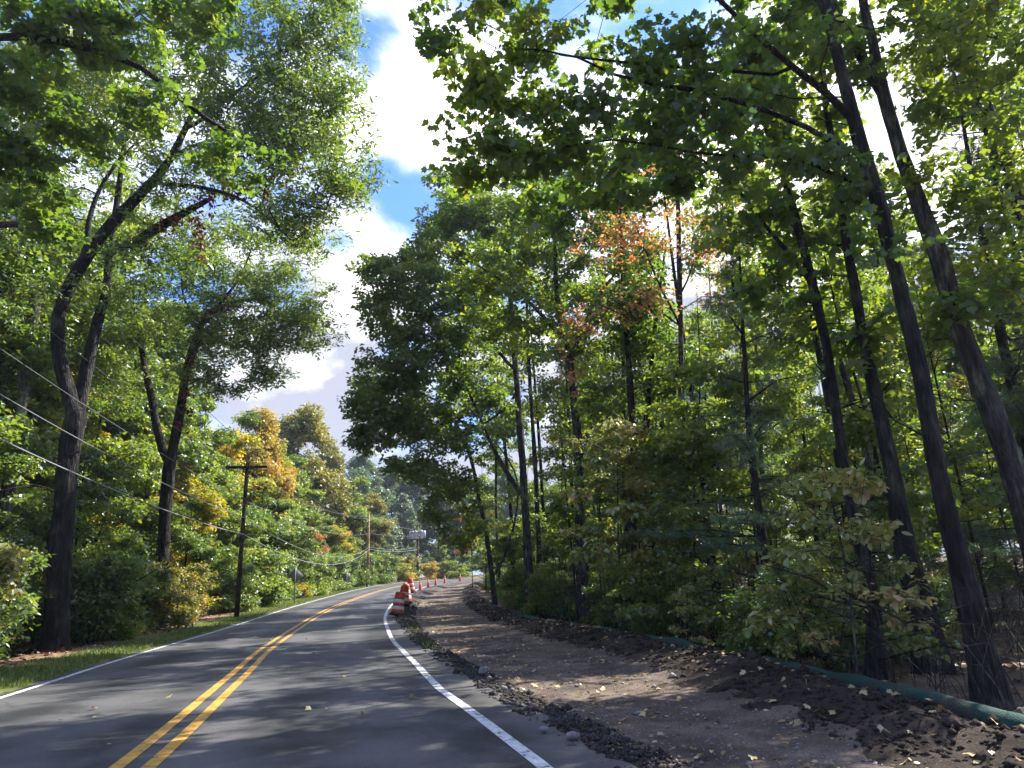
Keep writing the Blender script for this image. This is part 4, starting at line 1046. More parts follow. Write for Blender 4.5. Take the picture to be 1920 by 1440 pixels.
PROTO = {}
def get(kind, v):
    """a fresh thing of this kind (first call builds it, later calls copy it)"""
    key = (kind, v)
    if key not in PROTO:
        mains, blobs, lk, r = proto(kind, 1000 + hash(kind) % 1 + {'stem': 350, 'slim': 300, 'tall': 0, 'mid': 50, 'shrub': 100, 'sapling': 150, 'crown': 200, 'tallsap': 250}[kind] + v)
        nm = {'stem': 'sapling', 'slim': 'woodland_tree', 'tall': 'woodland_tree', 'mid': 'understory_tree', 'shrub': 'shrub', 'sapling': 'sapling', 'tallsap': 'sapling', 'crown': 'woodland_tree'}[kind]
        t = make_tree(nm, mains, blobs, 'oak', 'grey' if v % 2 else 'dark', 7000 + v, lk, origin=np.zeros(3), tiprad=.006)
        PROTO[key] = t; t['_first'] = 1
        return t, True
    return PROTO[key], False


NV = {'stem': 4, 'slim': 4, 'tallsap': 2, 'tall': 4, 'mid': 4, 'shrub': 4, 'sapling': 3, 'crown': 3}
cnt = 0
def place(kind, x, y, sc, mat, label, cat, group=None, sz=None):
    global cnt
    v = cnt % NV[kind]; cnt += 1
    z = gz(x, y)[0] - .05
    t, new = get(kind, v)
    s_ = (sc, sc, sz if sz else sc)
    if new:
        t.location = (x, y, z); t.rotation_euler = (0, 0, random.uniform(0, 6.28)); t.scale = s_
        del t['_first']
        for ch in t.children:
            if ch.name.startswith('crown'): ch.material_slots[0].link = 'OBJECT'; ch.material_slots[0].material = LM[mat]
    else:
        t = copy_tree(t, (x, y, z), random.uniform(0, 6.28), s_, mat)
    tag(t, label, cat, group)
    return t


def put_px(kind, px, pytop, Y, mat, label, wide=1.0, cat='tree', group=None):
    H0 = {'stem': 8, 'slim': 17, 'tall': 16, 'mid': 8, 'shrub': 2.6, 'sapling': 3.5, 'crown': 20, 'tallsap': 6.5}[kind]
    p = at(px, 1150, Y); x = at(px, (pytop + 1150) / 2, Y)[0]
    h = at(px, pytop, Y)[2] - gz(x, Y)[0]
    sc = h / H0
    return place(kind, x, Y, sc * wide, mat, label, cat, group, sz=sc)


# ---- background seen along the road
put_px('crown', 560, 765, 88, 'olive', 'tall olive-brown tree rising behind the orange maple on the left', .95)
put_px('crown', 610, 840, 96, 'olive', 'olive tree with yellow-green lower boughs left of the dark far woods', .8)
put_px('crown', 488, 778, 66, 'golden', 'golden orange maple behind the near utility pole', .8)
put_px('mid', 430, 800, 58, 'yellow', 'yellow-green maple between the second oak and the golden maple', .9)
put_px('mid', 350, 850, 46, 'yellow', 'soft yellow maple just right of the second oak trunk', .85)
put_px('mid', 372, 905, 43, 'yellow', 'bright yellow low maple left of the near utility pole', .85)
put_px('mid', 480, 890, 56, 'oak', 'green rounded tree behind the crossarm of the near utility pole', 1.2)
put_px('mid', 520, 930, 58, 'oak', 'green tree with long sprays right of the near utility pole', 1.1)
put_px('mid', 575, 985, 74, 'rust', 'salmon coloured small tree in the roadside thicket', .9)
put_px('mid', 620, 985, 78, 'yellow', 'lemon yellow small tree beside the salmon one', .9)
put_px('mid', 655, 1000, 84, 'bright', 'lime green small tree just left of the middle utility pole', .9)
put_px('mid', 600, 960, 80, 'bright', 'lime tree behind the lemon yellow tree by the road', .8)
for k, (px, top, Y, m) in enumerate([(660, 880, 120, 'far'), (690, 850, 132, 'far'), (735, 862, 135, 'far'), (780, 880, 138, 'far'), (640, 905, 112, 'far'), (820, 885, 140, 'far'), (710, 915, 118, 'far'), (760, 930, 124, 'far'), (860, 900, 135, 'far'), (910, 890, 140, 'far'), (610, 860, 130, 'far'), (540, 850, 120, 'far'), (960, 880, 130, 'far')]):
    put_px('crown', px, top, Y, m, 'dark blue-green tree of the far woods at the end of the road', .85, group='trees of the far woods')
for k, (px, top, Y, m) in enumerate([(640, 1040, 92, 'bright'), (672, 1030, 96, 'oak'), (705, 1010, 104, 'far'), (725, 1030, 106, 'oak'), (745, 1040, 108, 'rust'), (765, 1020, 112, 'far'), (800, 1030, 116, 'far'), (835, 1020, 118, 'bright'), (680, 1050, 98, 'bright'), (870, 1010, 118, 'oak')]):
    put_px('mid', px, top, Y, m, {'bright': 'lime green bushy tree along the far bend', 'oak': 'dark green bushy tree along the far bend', 'far': 'grey-green bushy tree along the far bend', 'rust': 'small salmon tree left of the transformer pole'}[m], .9, group='bushy trees along the far bend')
put_px('shrub', 805, 1052, 108, 'golden', 'golden shrub just right of the transformer pole at the far bend', 1.2, 'shrub')
put_px('shrub', 828, 1050, 110, 'pale', 'pale yellow shrub right of the transformer pole at the far bend', 1.6, 'shrub')
put_px('shrub', 858, 1050, 108, 'bright', 'lime green shrub furthest right at the far bend', 1.5, 'shrub')
put_px('stem', 885, 895, 62, 'rust', 'little tree with a few red leaves at the corner of the wood', .9)

# ---- left wood
taken = [(5.6, 17.5), (4.4, 17.2), (6.6, 18.2), (5.2, 15.8), (11.2, 14.5), (-12.2, 19.6), (-11.2, 18.5), (-13, 21), (-14.5, 30), (-14, 28)]
def free(x, y, d):
    for (a_, b_) in taken:
        if (a_ - x) ** 2 + (b_ - y) ** 2 < d * d: return False
    taken.append((x, y)); return True


rr_ = np.random.default_rng(77)
n = 0; tries = 0
while n < 78 and tries < 4000:
    tries += 1
    s = rr_.uniform(22, 112); u = -rr_.uniform(9.5, 40)
    x, y = xy(s, u)
    if y < 12 or not free(x, y, 3.0): continue
    m = rr_.choice(['bright', 'oak', 'olive', 'maple', 'yellow'], p=[.5, .32, .06, .08, .04])
    place('tall', float(x), float(y), rr_.uniform(.8, 1.12), m, {'bright': 'tall lime green tree among the left-hand woods', 'oak': 'tall mid-green tree among the left-hand woods', 'olive': 'tall olive tree among the left-hand woods', 'maple': 'tall dark green tree among the left-hand woods', 'yellow': 'tall yellowing tree among the left-hand woods'}[m], 'tree', 'trees of the left-hand woods')
    n += 1
n = 0; tries = 0
while n < 70 and tries < 4000:
    tries += 1
    s = rr_.uniform(24, 105); u = -rr_.uniform(7.2, 19)
    x, y = xy(s, u)
    if y < 13 or not free(x, y, 2.2): continue
    m = rr_.choice(['bright', 'oak', 'yellow', 'maple'], p=[.6, .28, .06, .06])
    place('mid', float(x), float(y), rr_.uniform(.6, 1.05), m, {'bright': 'lime green understory tree on the left roadside', 'oak': 'mid-green understory tree on the left roadside', 'yellow': 'yellowing understory tree on the left roadside', 'maple': 'dark green understory tree on the left roadside'}[m], 'tree', 'understory trees on the left roadside')
    n += 1
n = 0
for s in np.arange(25, 112, .95):
    u = float(wL(s)) - rr_.uniform(2.6, 5.0) + (0 if s < 60 else .8); x, y = xy(s, u)
    if abs(s - 36.5) < 1.4: u -= 2.5; x, y = xy(s, u)
    if y < 22.5 and abs(math.degrees(math.atan2(-x, y)) - 31.0) < 4.2: continue
    m = rr_.choice(['bright', 'oak', 'yellow', 'olive', 'rust'], p=[.52, .3, .10, .08, .0])
    place('shrub', float(x), float(y), rr_.uniform(.7, 1.25) * (1 if s < 60 else 1.25), m, {'bright': 'lime green shrub in the left roadside thicket', 'oak': 'green shrub in the left roadside thicket', 'yellow': 'yellow-green shrub in the left roadside thicket', 'olive': 'olive shrub in the left roadside thicket', 'rust': 'rusty shrub in the left roadside thicket'}[m], 'shrub', 'shrubs of the left roadside thicket')
p = at(65, 880, 20); place('sapling', -14.6, 20.5, 1.0, 'pale', 'pale yellow sapling in front of the big oak trunk', 'sapling')

# ---- right wood
n = 0; tries = 0
while n < 76 and tries < 6000:
    tries += 1
    s = rr_.uniform(24, 115); u = rr_.uniform(12.5, 44)
    x, y = xy(s, u)
    if y < 15 or not free(x, y, 2.3): continue
    if 52 < y < 90 and x < 5: continue
    m = rr_.choice(['maple', 'bright', 'oak', 'olive', 'rust'], p=[.12, .56, .26, .06, .0])
    place('slim' if x < 26 else 'tall', float(x), float(y), rr_.uniform(.85, 1.08), m, {'maple': 'slim dark green tree deep in the right-hand woods', 'bright': 'slim lime green tree deep in the right-hand woods', 'oak': 'slim mid-green tree deep in the right-hand woods', 'olive': 'slim olive tree deep in the right-hand woods', 'rust': 'slim rusty tree deep in the right-hand woods'}[m], 'tree', 'slim trees of the right-hand woods', sz=rr_.uniform(.95, 1.12))
    n += 1
n = 0; tries = 0
while n < 48 and tries < 6000:
    tries += 1
    s = rr_.uniform(27, 100); u = rr_.uniform(9.6, 28)
    x, y = xy(s, u)
    if y < 14 or not free(x, y, 2.0): continue
    if x > 8 and y < 18 and rr_.random() < .5: continue
    m = rr_.choice(['maple', 'bright', 'oak', 'yellow'], p=[.15, .48, .3, .07])
    place('mid', float(x), float(y), rr_.uniform(.45, .8), m, {'maple': 'dark green understory tree in the right-hand woods', 'bright': 'lime green understory tree in the right-hand woods', 'oak': 'mid-green understory tree in the right-hand woods', 'yellow': 'yellowing understory tree in the right-hand woods'}[m], 'tree', 'understory trees of the right-hand woods')
    n += 1
for s in np.arange(23, 100, 1.2):
    for q in range(2):
        u = float(pathR(s)) + rr_.uniform(2.2, 4.4) + q * 2.2; x, y = xy(s, u)
        if y < 11.5: continue
        m = rr_.choice(['maple', 'oak', 'bright', 'olive'], p=[.18, .3, .34, .18])
        place('shrub', float(x), float(y), rr_.uniform(.4, .8), m, {'maple': 'dark green shrub at the foot of the right-hand woods', 'oak': 'green shrub at the foot of the right-hand woods', 'bright': 'lime green shrub at the foot of the right-hand woods', 'olive': 'olive shrub at the foot of the right-hand woods'}[m], 'shrub', 'shrubs at the foot of the right-hand woods')
for (kind_, px, top, Y, m, lab) in [('sapling', 1560, 820, 9.6, 'pale', 'pale yellow hickory sapling in front of the slender curving maple'), ('sapling', 1610, 930, 9.9, 'pale', 'second pale yellow sapling, just right of the tall pale hickory'), ('sapling', 1480, 1000, 12, 'olive', 'olive sapling at the foot of the blue-green pine'),
                             ('tallsap', 1150, 770, 20, 'pale', 'pale yellow sapling left of the orange maple trunk'), ('tallsap', 1220, 800, 20.5, 'olive', 'olive sapling right of the double-stemmed oak'), ('sapling', 1280, 1080, 16, 'pale', 'low pale sapling behind the soil bank'), ('stem', 1400, 640, 19, 'bright', 'lime green sapling beside the pine'), ('stem', 1640, 600, 13.5, 'bright', 'lime green sapling between the leaning maples')]:
    put_px(kind_, px, top, Y, m, lab, 1.0, 'sapling')

n = 0; tries = 0
while n < 85 and tries < 6000:
    tries += 1
    s = rr_.uniform(22, 75); u = rr_.uniform(9.3, 24)
    x, y = xy(s, u)
    if y < 11 or not free(x, y, 1.1): continue
    m = rr_.choice(['bright', 'oak', 'olive'], p=[.6, .28, .12])
    place('stem', float(x), float(y), rr_.uniform(.7, 1.3), m, {'bright': 'thin-stemmed lime green sapling in the right-hand woods', 'oak': 'thin-stemmed green sapling in the right-hand woods', 'olive': 'thin-stemmed olive sapling in the right-hand woods'}[m], 'sapling', 'thin saplings of the right-hand woods')
    n += 1
for (px, top, Y, m) in [(955, 430, 45, 'oak'), (1010, 420, 47, 'bright'), (1080, 450, 46, 'bright'), (1160, 430, 44, 'oak'), (1240, 470, 42, 'bright'), (1330, 440, 40, 'bright'), (1420, 420, 36, 'oak'), (1500, 450, 32, 'bright'), (930, 560, 52, 'bright')]:
    put_px('slim', px, top, Y, m, {'bright': 'tall lime green tree closing the gaps behind the edge oaks on the right', 'oak': 'tall mid-green tree closing the gaps behind the edge oaks on the right'}[m], .8, group='tall trees behind the edge of the right-hand wood')
for (px, top, Y, m) in [(40, 330, 40, 'bright'), (130, 420, 42, 'oak'), (220, 380, 44, 'bright'), (300, 560, 46, 'oak'), (0, 500, 34, 'oak'), (380, 740, 50, 'bright'), (180, 600, 36, 'bright')]:
    put_px('tall', px, top, Y, m, {'bright': 'tall lime green tree rising behind the left oaks', 'oak': 'tall mid-green tree rising behind the left oaks'}[m], .85, group='tall trees behind the left oaks')

for (x, y, sc_) in [(8.2, 3.0, .9), (11.5, 3.5, 1.0), (13.0, -.5, 1.0), (8.4, -2.0, .95), (12.0, -5.0, 1.0)]:  # out-of-view trees added to throw shade on the near road
    place('tall', x, y, sc_ * .8, 'bright', 'unseen woodland tree added beside the camera outside the right edge to shade the road', 'tree', 'unseen shade trees added beside the camera on the right', sz=sc_)

for (x, y, sc_) in [(7.6, 17.4, .95), (9.8, 20.6, 1.0), (11.9, 16.0, .95)]:  # slim trees added here so their crowns shade the near road
    place('slim', x, y, sc_, 'bright', 'slim lime green tree rising around the blue-green pine', 'tree', 'slim trees around the pine')

# far closing woods
for k in range(34):
    az = math.radians(-52 + 104 * k / 33); d = 150 + 25 * rr_.random()
    x, y = d * math.sin(az), d * math.cos(az) * .95
    place('crown', x, y, rr_.uniform(.75, 1.0), 'far' if k % 3 else 'olive', 'distant green tree closing the view behind the woods', 'tree', 'distant trees closing the view')


# ------------------------------------------------------------------ street things
def at_ground(x, y): return np.array([x, y, float(gz(x, y)[0])])


def utility_pole(name, x, y, H, mat, arm=None, lean=(0, 0), r0=.15, label='', arm_z=None, armdir=0, z0=None):
    zg = g(y) if z0 is None else z0
    root = empty(name, (x, y, float(zg)))
    mb = MB(); mb.tube([[0, 0, -.4], [lean[0] * .5, lean[1] * .5, H * .5], [lean[0], lean[1], H]], [r0, r0 * .86, r0 * .72], 12)
    mb.obj('pole', BK[mat], root, True)
    pts = []
    if arm:
        az_ = arm_z if arm_z else H - .25
        c = np.array([lean[0] * az_ / H, lean[1] * az_ / H, az_]); d = np.array([math.cos(armdir), math.sin(armdir), 0]); pn = np.array([-d[1], d[0], 0])
        mb = MB(); R = np.stack([d, pn, [0, 0, 1]], 1)
        mb.box(c + pn * -.16, (arm, .11, .12), R)
        for s in (-1, 1): mb.tube([c + pn * -.16 + d * s * .62, c + [0, 0, -.55]], .018, 6)
        mb.obj('crossarm', BK['pole'], root)
        for q in (-.47, -.22, .45):
            p_ = c + pn * -.16 + d * arm * q + [0, 0, .06]
            mi = MB(); mi.lathe([(.0, 0), (.03, 0), (.03, .06), (.055, .07), (.05, .1), (.035, .11), (.045, .13), (.03, .16), (0, .17)], p_, 10); mi.obj('insulator', M_porc, root, True)
            pts.append(np.array(root.location) + p_ + [0, 0, .16])
    tag(root, label, 'utility pole')
    return root, pts


road_dir1 = math.radians(102)   # direction of the road at the near pole
px1, py1 = -13.85, 37.6
top1 = at(452, 868, 37.6)[2] - float(g(py1))
pole1, pins1 = utility_pole('utility_pole', px1, py1, top1, 'pole', r0=.125, arm=2.0, lean=(.12, 0), label='dark utility pole with a crossarm standing nearest on the left verge', armdir=math.radians(8))
x2, y2 = -17.0, 84.0
top2 = at(688, 963, 84)[2] - float(g(y2))
pole2, pins2 = utility_pole('utility_pole', float(at(690, 1060, 84)[0]), y2, top2, 'polelight', label='reddish utility pole without crossarm in the middle of the bend', r0=.17, lean=(0, 0))
x3 = float(at(783, 1050, 104)[0]); y3 = 104.0
top3 = at(783, 985, 104)[2] - float(g(y3))
pole3, _ = utility_pole('utility_pole', x3, y3, top3, 'pole', label='far utility pole carrying a bank of grey transformers', r0=.2)
# transformer bank
zt = at(783, 1003, 104)[2] - float(g(y3))
for k, dx in enumerate((-.62, -.2, .62)):
    yy = -.42 if k != 1 else -.5
    c = (dx * 1.0, yy, zt)
    mb = MB(); mb.lathe([(0, -.55), (.25, -.55), (.27, -.5), (.27, .38), (.29, .40), (.29, .44), (.2, .52), (0, .54)], c, 16)
    t_ = mb.obj('transformer', M_can, pole3, True)
    mb = MB(); mb.lathe([(.03, .5), (.05, .56), (.03, .6), (.05, .64), (.03, .7), (0, .72)], c, 8); mb.obj('bushing', M_porc, t_, True)
mb = MB(); mb.box((0, -.3, zt - .62), (2.0, .5, .1)); mb.box((0, -.25, zt + .3), (2.0, .1, .1)); mb.obj('platform', BK['pole'], pole3)
for q_ in ((-.95, .02), (.98, .05)):
    mb = MB(); mb.box((q_[0], -.3, zt + q_[1]), (.32, .34, .98)); mb.obj('switch_box', M_can, pole3)
for k, Yc in ((0, None),):
    pass
x4, y4 = float(at(830, 1050, 112)[0]), 112.0
pole4, _ = utility_pole('utility_pole', float(x4) + 1.0, 114, 6.5, 'pole', label='thin far pole half hidden in leaves at the end of the bend', r0=.1)
# pole outside the frame on the left; its arm end enters the picture
e0 = at(38, 426, 17.2)
H0 = e0[2] - float(g(17.2)) + .25
rootp = utility_pole('utility_pole', float(e0[0]) - 1.15, 17.2, H0, 'pole', arm=2.35, label='utility pole outside the left edge, only its crossarm end and white insulator showing', armdir=0, arm_z=H0 - .25)
pins0 = rootp[1]; P0 = np.array([float(e0[0]) - 1.15, 17.2, 0.])


def wire(pts, sag, r_, mat, label, n=26):
    pts = [np.asarray(p, float) for p in pts]
    out = []
    for a_, b_, s_ in zip(pts[:-1], pts[1:], sag if hasattr(sag, '__len__') else [sag] * (len(pts) - 1)):
        t = np.linspace(0, 1, n)[:-1 if b_ is not pts[-1] else None]
        q = a_[None] * (1 - t[:, None]) + b_[None] * t[:, None]; q[:, 2] -= 4 * s_ * t * (1 - t); out.append(q)
    P_ = np.vstack(out); o = P_[0].copy()
    mb = MB(); mb.tube(P_ - o, r_, 5)
    ob = mb.obj('overhead_cable', mat); ob.location = o; tag(ob, label, 'cable')
    return ob


def zat(px, py, Y, x=None): return float(at(px, py, Y)[2])


p1 = np.array([px1, py1, 0.]); p2 = np.array([float(pole2.location.x), y2, 0.]); p3 = np.array([x3, y3, 0.])
beh = lambda v: v + np.array([2.6, -22.0, 0.4])
def W(x, y, z): return np.array([x, y, z])
off = .2
# heights on the near pole
zc = [zat(449, 1003, 37.5), zat(449, 972, 37.5), zat(451, 938, 37.5)]
# heights on the pole outside the frame, found from where the cables leave the picture
def zleft(py): return float(at(0, py, 18.0)[2])
A = [np.array([at(-40, p_, 17.2)[0], 17.2, at(-40, p_, 17.2)[2]]) for p_ in (805, 716, 626)]
wire([beh(A[0]), A[0], W(p1[0] + off, p1[1] - .1, zc[0]), W(p2[0] + .15, p2[1], zat(690, 1030, 84)), W(p3[0], p3[1] - .2, zat(783, 1030, 104))], [.15, .25, 1.55, .3], .023, M_wirelight, 'lowest thick pale telephone cable swooping from pole to pole')
wire([beh(A[1]), A[1], W(p1[0] + off, p1[1] - .1, zc[1]), W(p2[0] + .15, p2[1], zat(690, 1026, 84)), W(p3[0], p3[1] - .2, zat(783, 1026, 104))], [.15, .25, 1.45, .3], .016, M_wirelight, 'second pale cable just above the thick telephone cable')
wire([beh(A[2]), A[2], W(p1[0] + off * .6, p1[1] - .1, zc[2]), W(p2[0] + .1, p2[1], zat(690, 1000, 84)), W(p3[0], p3[1] - .2, zat(783, 1004, 104))], [.1, .2, .8, .2], .009, M_wirelight, 'thin neutral cable midway between the telephone cables and the crossarm wires')
ends = [np.array([p2[0] + d, p2[1], zat(689, 966, 84) + dz]) for d, dz in ((-.1, 0), (.1, -.1), (.15, -.35))]
B = [np.array([at(-30, 518, 17.2)[0], 17.2, at(-30, 518, 17.2)[2]]), np.array([at(-30, 405, 17.2)[0], 17.2, at(-30, 405, 17.2)[2]]), pins0[2]]
for k, lab in enumerate(('lowest of the three dark power wires running down from the top left to the crossarm', 'middle of the three dark power wires running down from the top left to the crossarm', 'dark power wire that passes over the white insulator at the left edge')):
    wire([beh(B[k]), B[k], pins1[k], ends[k], W(p3[0] + (-.6 + .5 * k), p3[1], zat(783, 992, 104))], [.1, .2, .9, .35], .010, M_wire, lab)


# signs seen from behind
def sign(px, pybase, pytop_plate, pybot_plate, Y, shape, w, label):
    b_ = at(px, (pybase + pytop_plate) / 2, Y); x = float(b_[0]); zg = float(g(Y)); root = empty('road_sign', (x, Y, zg))
    zt_ = zat(px, pytop_plate, Y) - zg; zb_ = zat(px, pybot_plate, Y) - zg
    mb = MB(); mb.box((0, 0, zt_ / 2), (.07, .04, zt_ + .2)); mb.obj('post', M_steel, root)
    c = (zt_ + zb_) / 2; h = zt_ - zb_
    mb = MB()
    if shape == 'diamond':
        s_ = h / 2; P = []
        for yy in (.03, .034): P += [(0, yy, c - s_), (s_, yy, c), (0, yy, c + s_), (-s_, yy, c)]
        mb.add(P, Q=[(0, 1, 2, 3), (7, 6, 5, 4), (0, 4, 5, 1), (1, 5, 6, 2), (2, 6, 7, 3), (3, 7, 4, 0)])
    else: mb.box((0, .035, c), (w, .006, h))
    mb.obj('sign_plate', M_signback, root)
    tag(root, label, 'sign'); return root


sign(553, 1133, 1064, 1096, 50.4, 'diamond', .8, 'grey back of a diamond road sign on the left verge past the near pole')
sign(650, 1110, 1075, 1090, 74, 'rect', .62, 'grey back of a small rectangular road sign before the middle pole')


# ------------------------------------------------------------------ drums and cones
def drum(x, y, z, tx, ty, rz, label, w=1.0):
    root = empty('traffic_drum', (x, y, z)); root.rotation_euler = (tx, ty, rz)
    mb = MB(); mb.lathe([(0, 0), (.34, 0), (.35, .03), (.34, .09), (.27, .11)], k=28); mb.obj('rubber_base', M_rubber, root, True)
    bands = [(.08, .25, .285, M_orange, 'body_band'), (.25, .40, .270, M_refl, 'reflective_band'), (.40, .55, .255, M_orange, 'body_band'), (.55, .69, .240, M_refl, 'reflective_band'), (.69, .84, .226, M_orange, 'body_band')]
    bd = MB()
    for (a_, b_, r_, m_, nm) in bands:
        if m_ is M_orange: bd.lathe([(r_ - .012, a_ - .004), (r_, a_ + .006), (r_ - .004, b_ - .006), (r_ - .016, b_ + .004)], k=28)
    bd.lathe([(.212, .838), (.212, .86), (.214, .99), (.19, 1.01), (.0, 1.015)], k=28)
    bd.box((0, 0, 1.05), (.05, .26, .10)); bd.obj('drum_body', M_orange, root, True)
    for (a_, b_, r_, m_, nm) in bands:
        if m_ is M_refl:
            mb = MB(); mb.lathe([(r_ - .01, a_ - .004), (r_ - .004, a_ + .006), (r_ - .008, b_ - .006), (r_ - .014, b_ + .004)], k=28); mb.obj('reflective_band', M_refl, root, True)
    tag(root, label, 'traffic drum', 'traffic drums along the path edge')


def on_path(px, py, Y): p = at(px, py, Y); return float(p[0])


drum(on_path(744, 1155, 34), 34, float(g(34)) + .08, -.05, .17, .3, 'nearest orange and white drum, leaning right at the road edge')
drum(on_path(756, 1136, 40), 40, float(g(40)) + .16, .03, .14, 1.3, 'drum mostly hidden directly behind the nearest drum')
drum(on_path(763, 1128, 43), 43, float(g(43)) + .16, .03, .17, 2.3, 'third drum from the camera, tilted over the dug edge')
drum(on_path(772, 1113, 57), 57, float(g(57)) + .20, -.02, .12, 2.9, 'farthest drum, just before the cones begin')


def cone(x, y, z, label):
    root = empty('traffic_cone', (x, y, z))
    mb = MB(); mb.box((0, 0, .015), (.4, .4, .03)); mb.obj('cone_base', M_rubber, root)
    mb = MB(); mb.lathe([(.15, .03), (.03, .88), (.02, .92), (0, .92)], k=16); c_ = mb.obj('cone_body', M_cone, root, True)
    for a_, b_ in ((.5, .6), (.68, .75)):
        ra = .15 - .12 * (a_ - .03) / .85 + .003; rb = .15 - .12 * (b_ - .03) / .85 + .003
        mb = MB(); mb.lathe([(ra, a_), (rb, b_)], k=16); mb.obj('reflective_collar', M_refl, root, True)
    tag(root, label, 'traffic cone', 'traffic cones along the dug edge')


for (px, py, Y, lab) in [(788, 1107, 66, 'nearest traffic cone, right after the last drum'), (803, 1102.5, 73, 'second traffic cone past the drums'), (817, 1098, 80, 'third traffic cone past the drums'), (834, 1094.5, 86, 'fourth traffic cone, half behind leaves'), (863, 1088, 93, 'tiny far traffic cone at the right end of the bend')]:
    cone(on_path(px, py, Y), Y, float(g(Y)) + .06, lab)


# ------------------------------------------------------------------ green erosion sock along the bank
def surf(s, u):
    x, y = xy(s, u); return np.stack([x, y, g(y)], -1)


Ss = np.arange(12, 49, .2)
uu = sockU(Ss) + .05 * fbm(Ss * .35, 0 * Ss, 91)
Pk = surf(Ss, uu); Pk[:, 2] += .12 + .05 * fbm(Ss * .5, 0 * Ss, 93) - .2 * np.clip(vnoise(Ss * .33, 0 * Ss, 95) * 2.4, 0, 1) * np.clip((Ss - 20.5) / 2, 0, 1)
mb = MB(); mb.tube(Pk, (.105 + .03 * vnoise(Ss * 3, 0 * Ss, 97)), 16)
tag(mb.obj('silt_sock', M_sock, None, True), 'long green mesh sock lying along the soil bank in front of the wood', 'silt sock')

# stones, roots, clods
def stone(x, y, z, s, seed, label):
    r = np.random.default_rng(seed)
    k = 10; n_ = 7; V = []
    for i_ in range(n_):
        ph = math.pi * i_ / (n_ - 1)
        for j_ in range(k):
            th = 2 * math.pi * j_ / k; d = np.array([math.sin(ph) * math.cos(th), math.sin(ph) * math.sin(th), math.cos(ph)])
            V.append(d)
    V = np.array(V); ax = norm(r.normal(size=(7, 3)))
    f = 1 - .5 * np.clip(np.max(V @ ax.T, axis=1) - .72, 0, 1) * 1.6
    V = V * f[:, None] * np.array([1, .8, .62]) * s
    i_ = np.arange(n_ - 1)[:, None] * k; j_ = np.arange(k)[None]; j2 = (j_ + 1) % k
    o = mesh_np('stone', V, [np.stack([i_ + j_, i_ + k + j_, i_ + k + j2, i_ + j2], -1).reshape(-1, 4)], M_stone)
    o.location = (x, y, z + .3 * s); o.rotation_euler = (0, 0, r.random() * 6)
    tag(o, label, 'stone')


for k, (px, py, s_, lab) in enumerate([(905, 1268, .10, 'pale stone sitting on the broken gravel edge'), (918, 1280, .05, 'small stone just below the pale one on the gravel edge'), (945, 1300, .06, 'dark clod further down the gravel edge'), (1612, 1357, .07, 'white stone at the foot of the bank on the right'),
                                      (800, 1196, .10, 'pale stone near the exposed root by the white line'), (960, 1302, .04, 'chip of asphalt beside the dark clod'), (1075, 1395, .07, 'pale rubble stone at the ragged asphalt edge'), (1250, 1140, .05, 'small stone on the bank top'), (1020, 1382, .05, 'grey chip left of the pale rubble stone')]):
    d = ray(px, py); t_ = CAMH / -d[2] if d[2] < 0 else 30
    P_ = d * min(t_, 60)
    stone(float(P_[0]), float(P_[1]), float(g(P_[1])) + .05, s_, 50 + k, lab)
mb = MB()
for k, pts in enumerate([[(770, 1168, 31), (776, 1172, 31), (786, 1176, 31), (796, 1178, 31)]]):
    P_ = np.array([at(*q) for q in pts]); P_[:, 2] = g(P_[:, 1]) + .14 + np.array([.1, .06, .03, 0]); mb.tube(P_, .02, 6)
ro = mb.obj('exposed_root', M_root, None, True); tag(ro, 'pale exposed root curling from behind the nearest drum', 'root')

# scattered stuff: fallen leaves, pebbles, grass
r = np.random.default_rng(5)
def scatter_leaves(name, n, s_rng, u_fn, zoff, mat, size, label_kind='stuff', tpl='maple', lift=.02, pw=1.6):
    s_ = s_rng[0] + (s_rng[1] - s_rng[0]) * r.random(n) ** pw; lo, hi = u_fn(s_); u_ = lo + (hi - lo) * r.random(n)
    x, y = xy(s_, u_)
    k_ = fbm(x * 1.1, y * 1.1, 141) + .25 * r.normal(size=n) > -.12
    x, y, s_, u_ = x[k_], y[k_], s_[k_], u_[k_]; n = len(x)
    z = g(y) + zoff(s_, u_, x, y) + lift
    az = r.random(n) * 6.283; d = np.stack([np.cos(az), np.sin(az), r.normal(size=n) * .12], -1)
    nr = np.array([0, 0, 1.]) + r.normal(size=(n, 3)) * .4
    V, Fc, tn = leaves_geo(np.stack([x, y, z], -1), d, nr, size * (.6 + .8 * r.random(n)), tpl, np.clip(r.random(n) + r.normal(size=n) * .1, 0, 1))
    o = mesh_np(name, V, [Fc], mat, tint=tn); o['kind'] = 'stuff'; return o


LM['fallen'] = leaf_mat('fallen_leaf', [(0, (.14, .09, .045)), (.35, (.32, .24, .09)), (.75, (.52, .43, .19)), (1, (.3, .15, .06))], trans=.15, gloss=.06, patch=.05, tboost=(1, 1, 1))
LM['browned'] = leaf_mat('browned_leaf', [(0, (.1, .06, .035)), (.5, (.24, .15, .08)), (1, (.42, .30, .17))], trans=.12, gloss=.05, patch=.1, tboost=(1, 1, 1))
def tz(f, lo_fn, hi_fn):
    return lambda s_, u_, x, y: f(s_, u_, np.clip((u_ - lo_fn(s_)) / (hi_fn(s_) - lo_fn(s_)), 0, 1), x, y)
scatter_leaves('fallen_leaves', 1100, (13.5, 60), lambda s_: (pathL(s_) - .1, pathR(s_)), tz(z_path, pathL, lambda s_: pathR(s_) + .2), LM['fallen'], .068)
scatter_leaves('fallen_leaves', 1900, (13.5, 60), lambda s_: (pathL(s_) - .1, pathR(s_)), tz(z_path, pathL, lambda s_: pathR(s_) + .2), LM['fallen'], .05, tpl='oval')
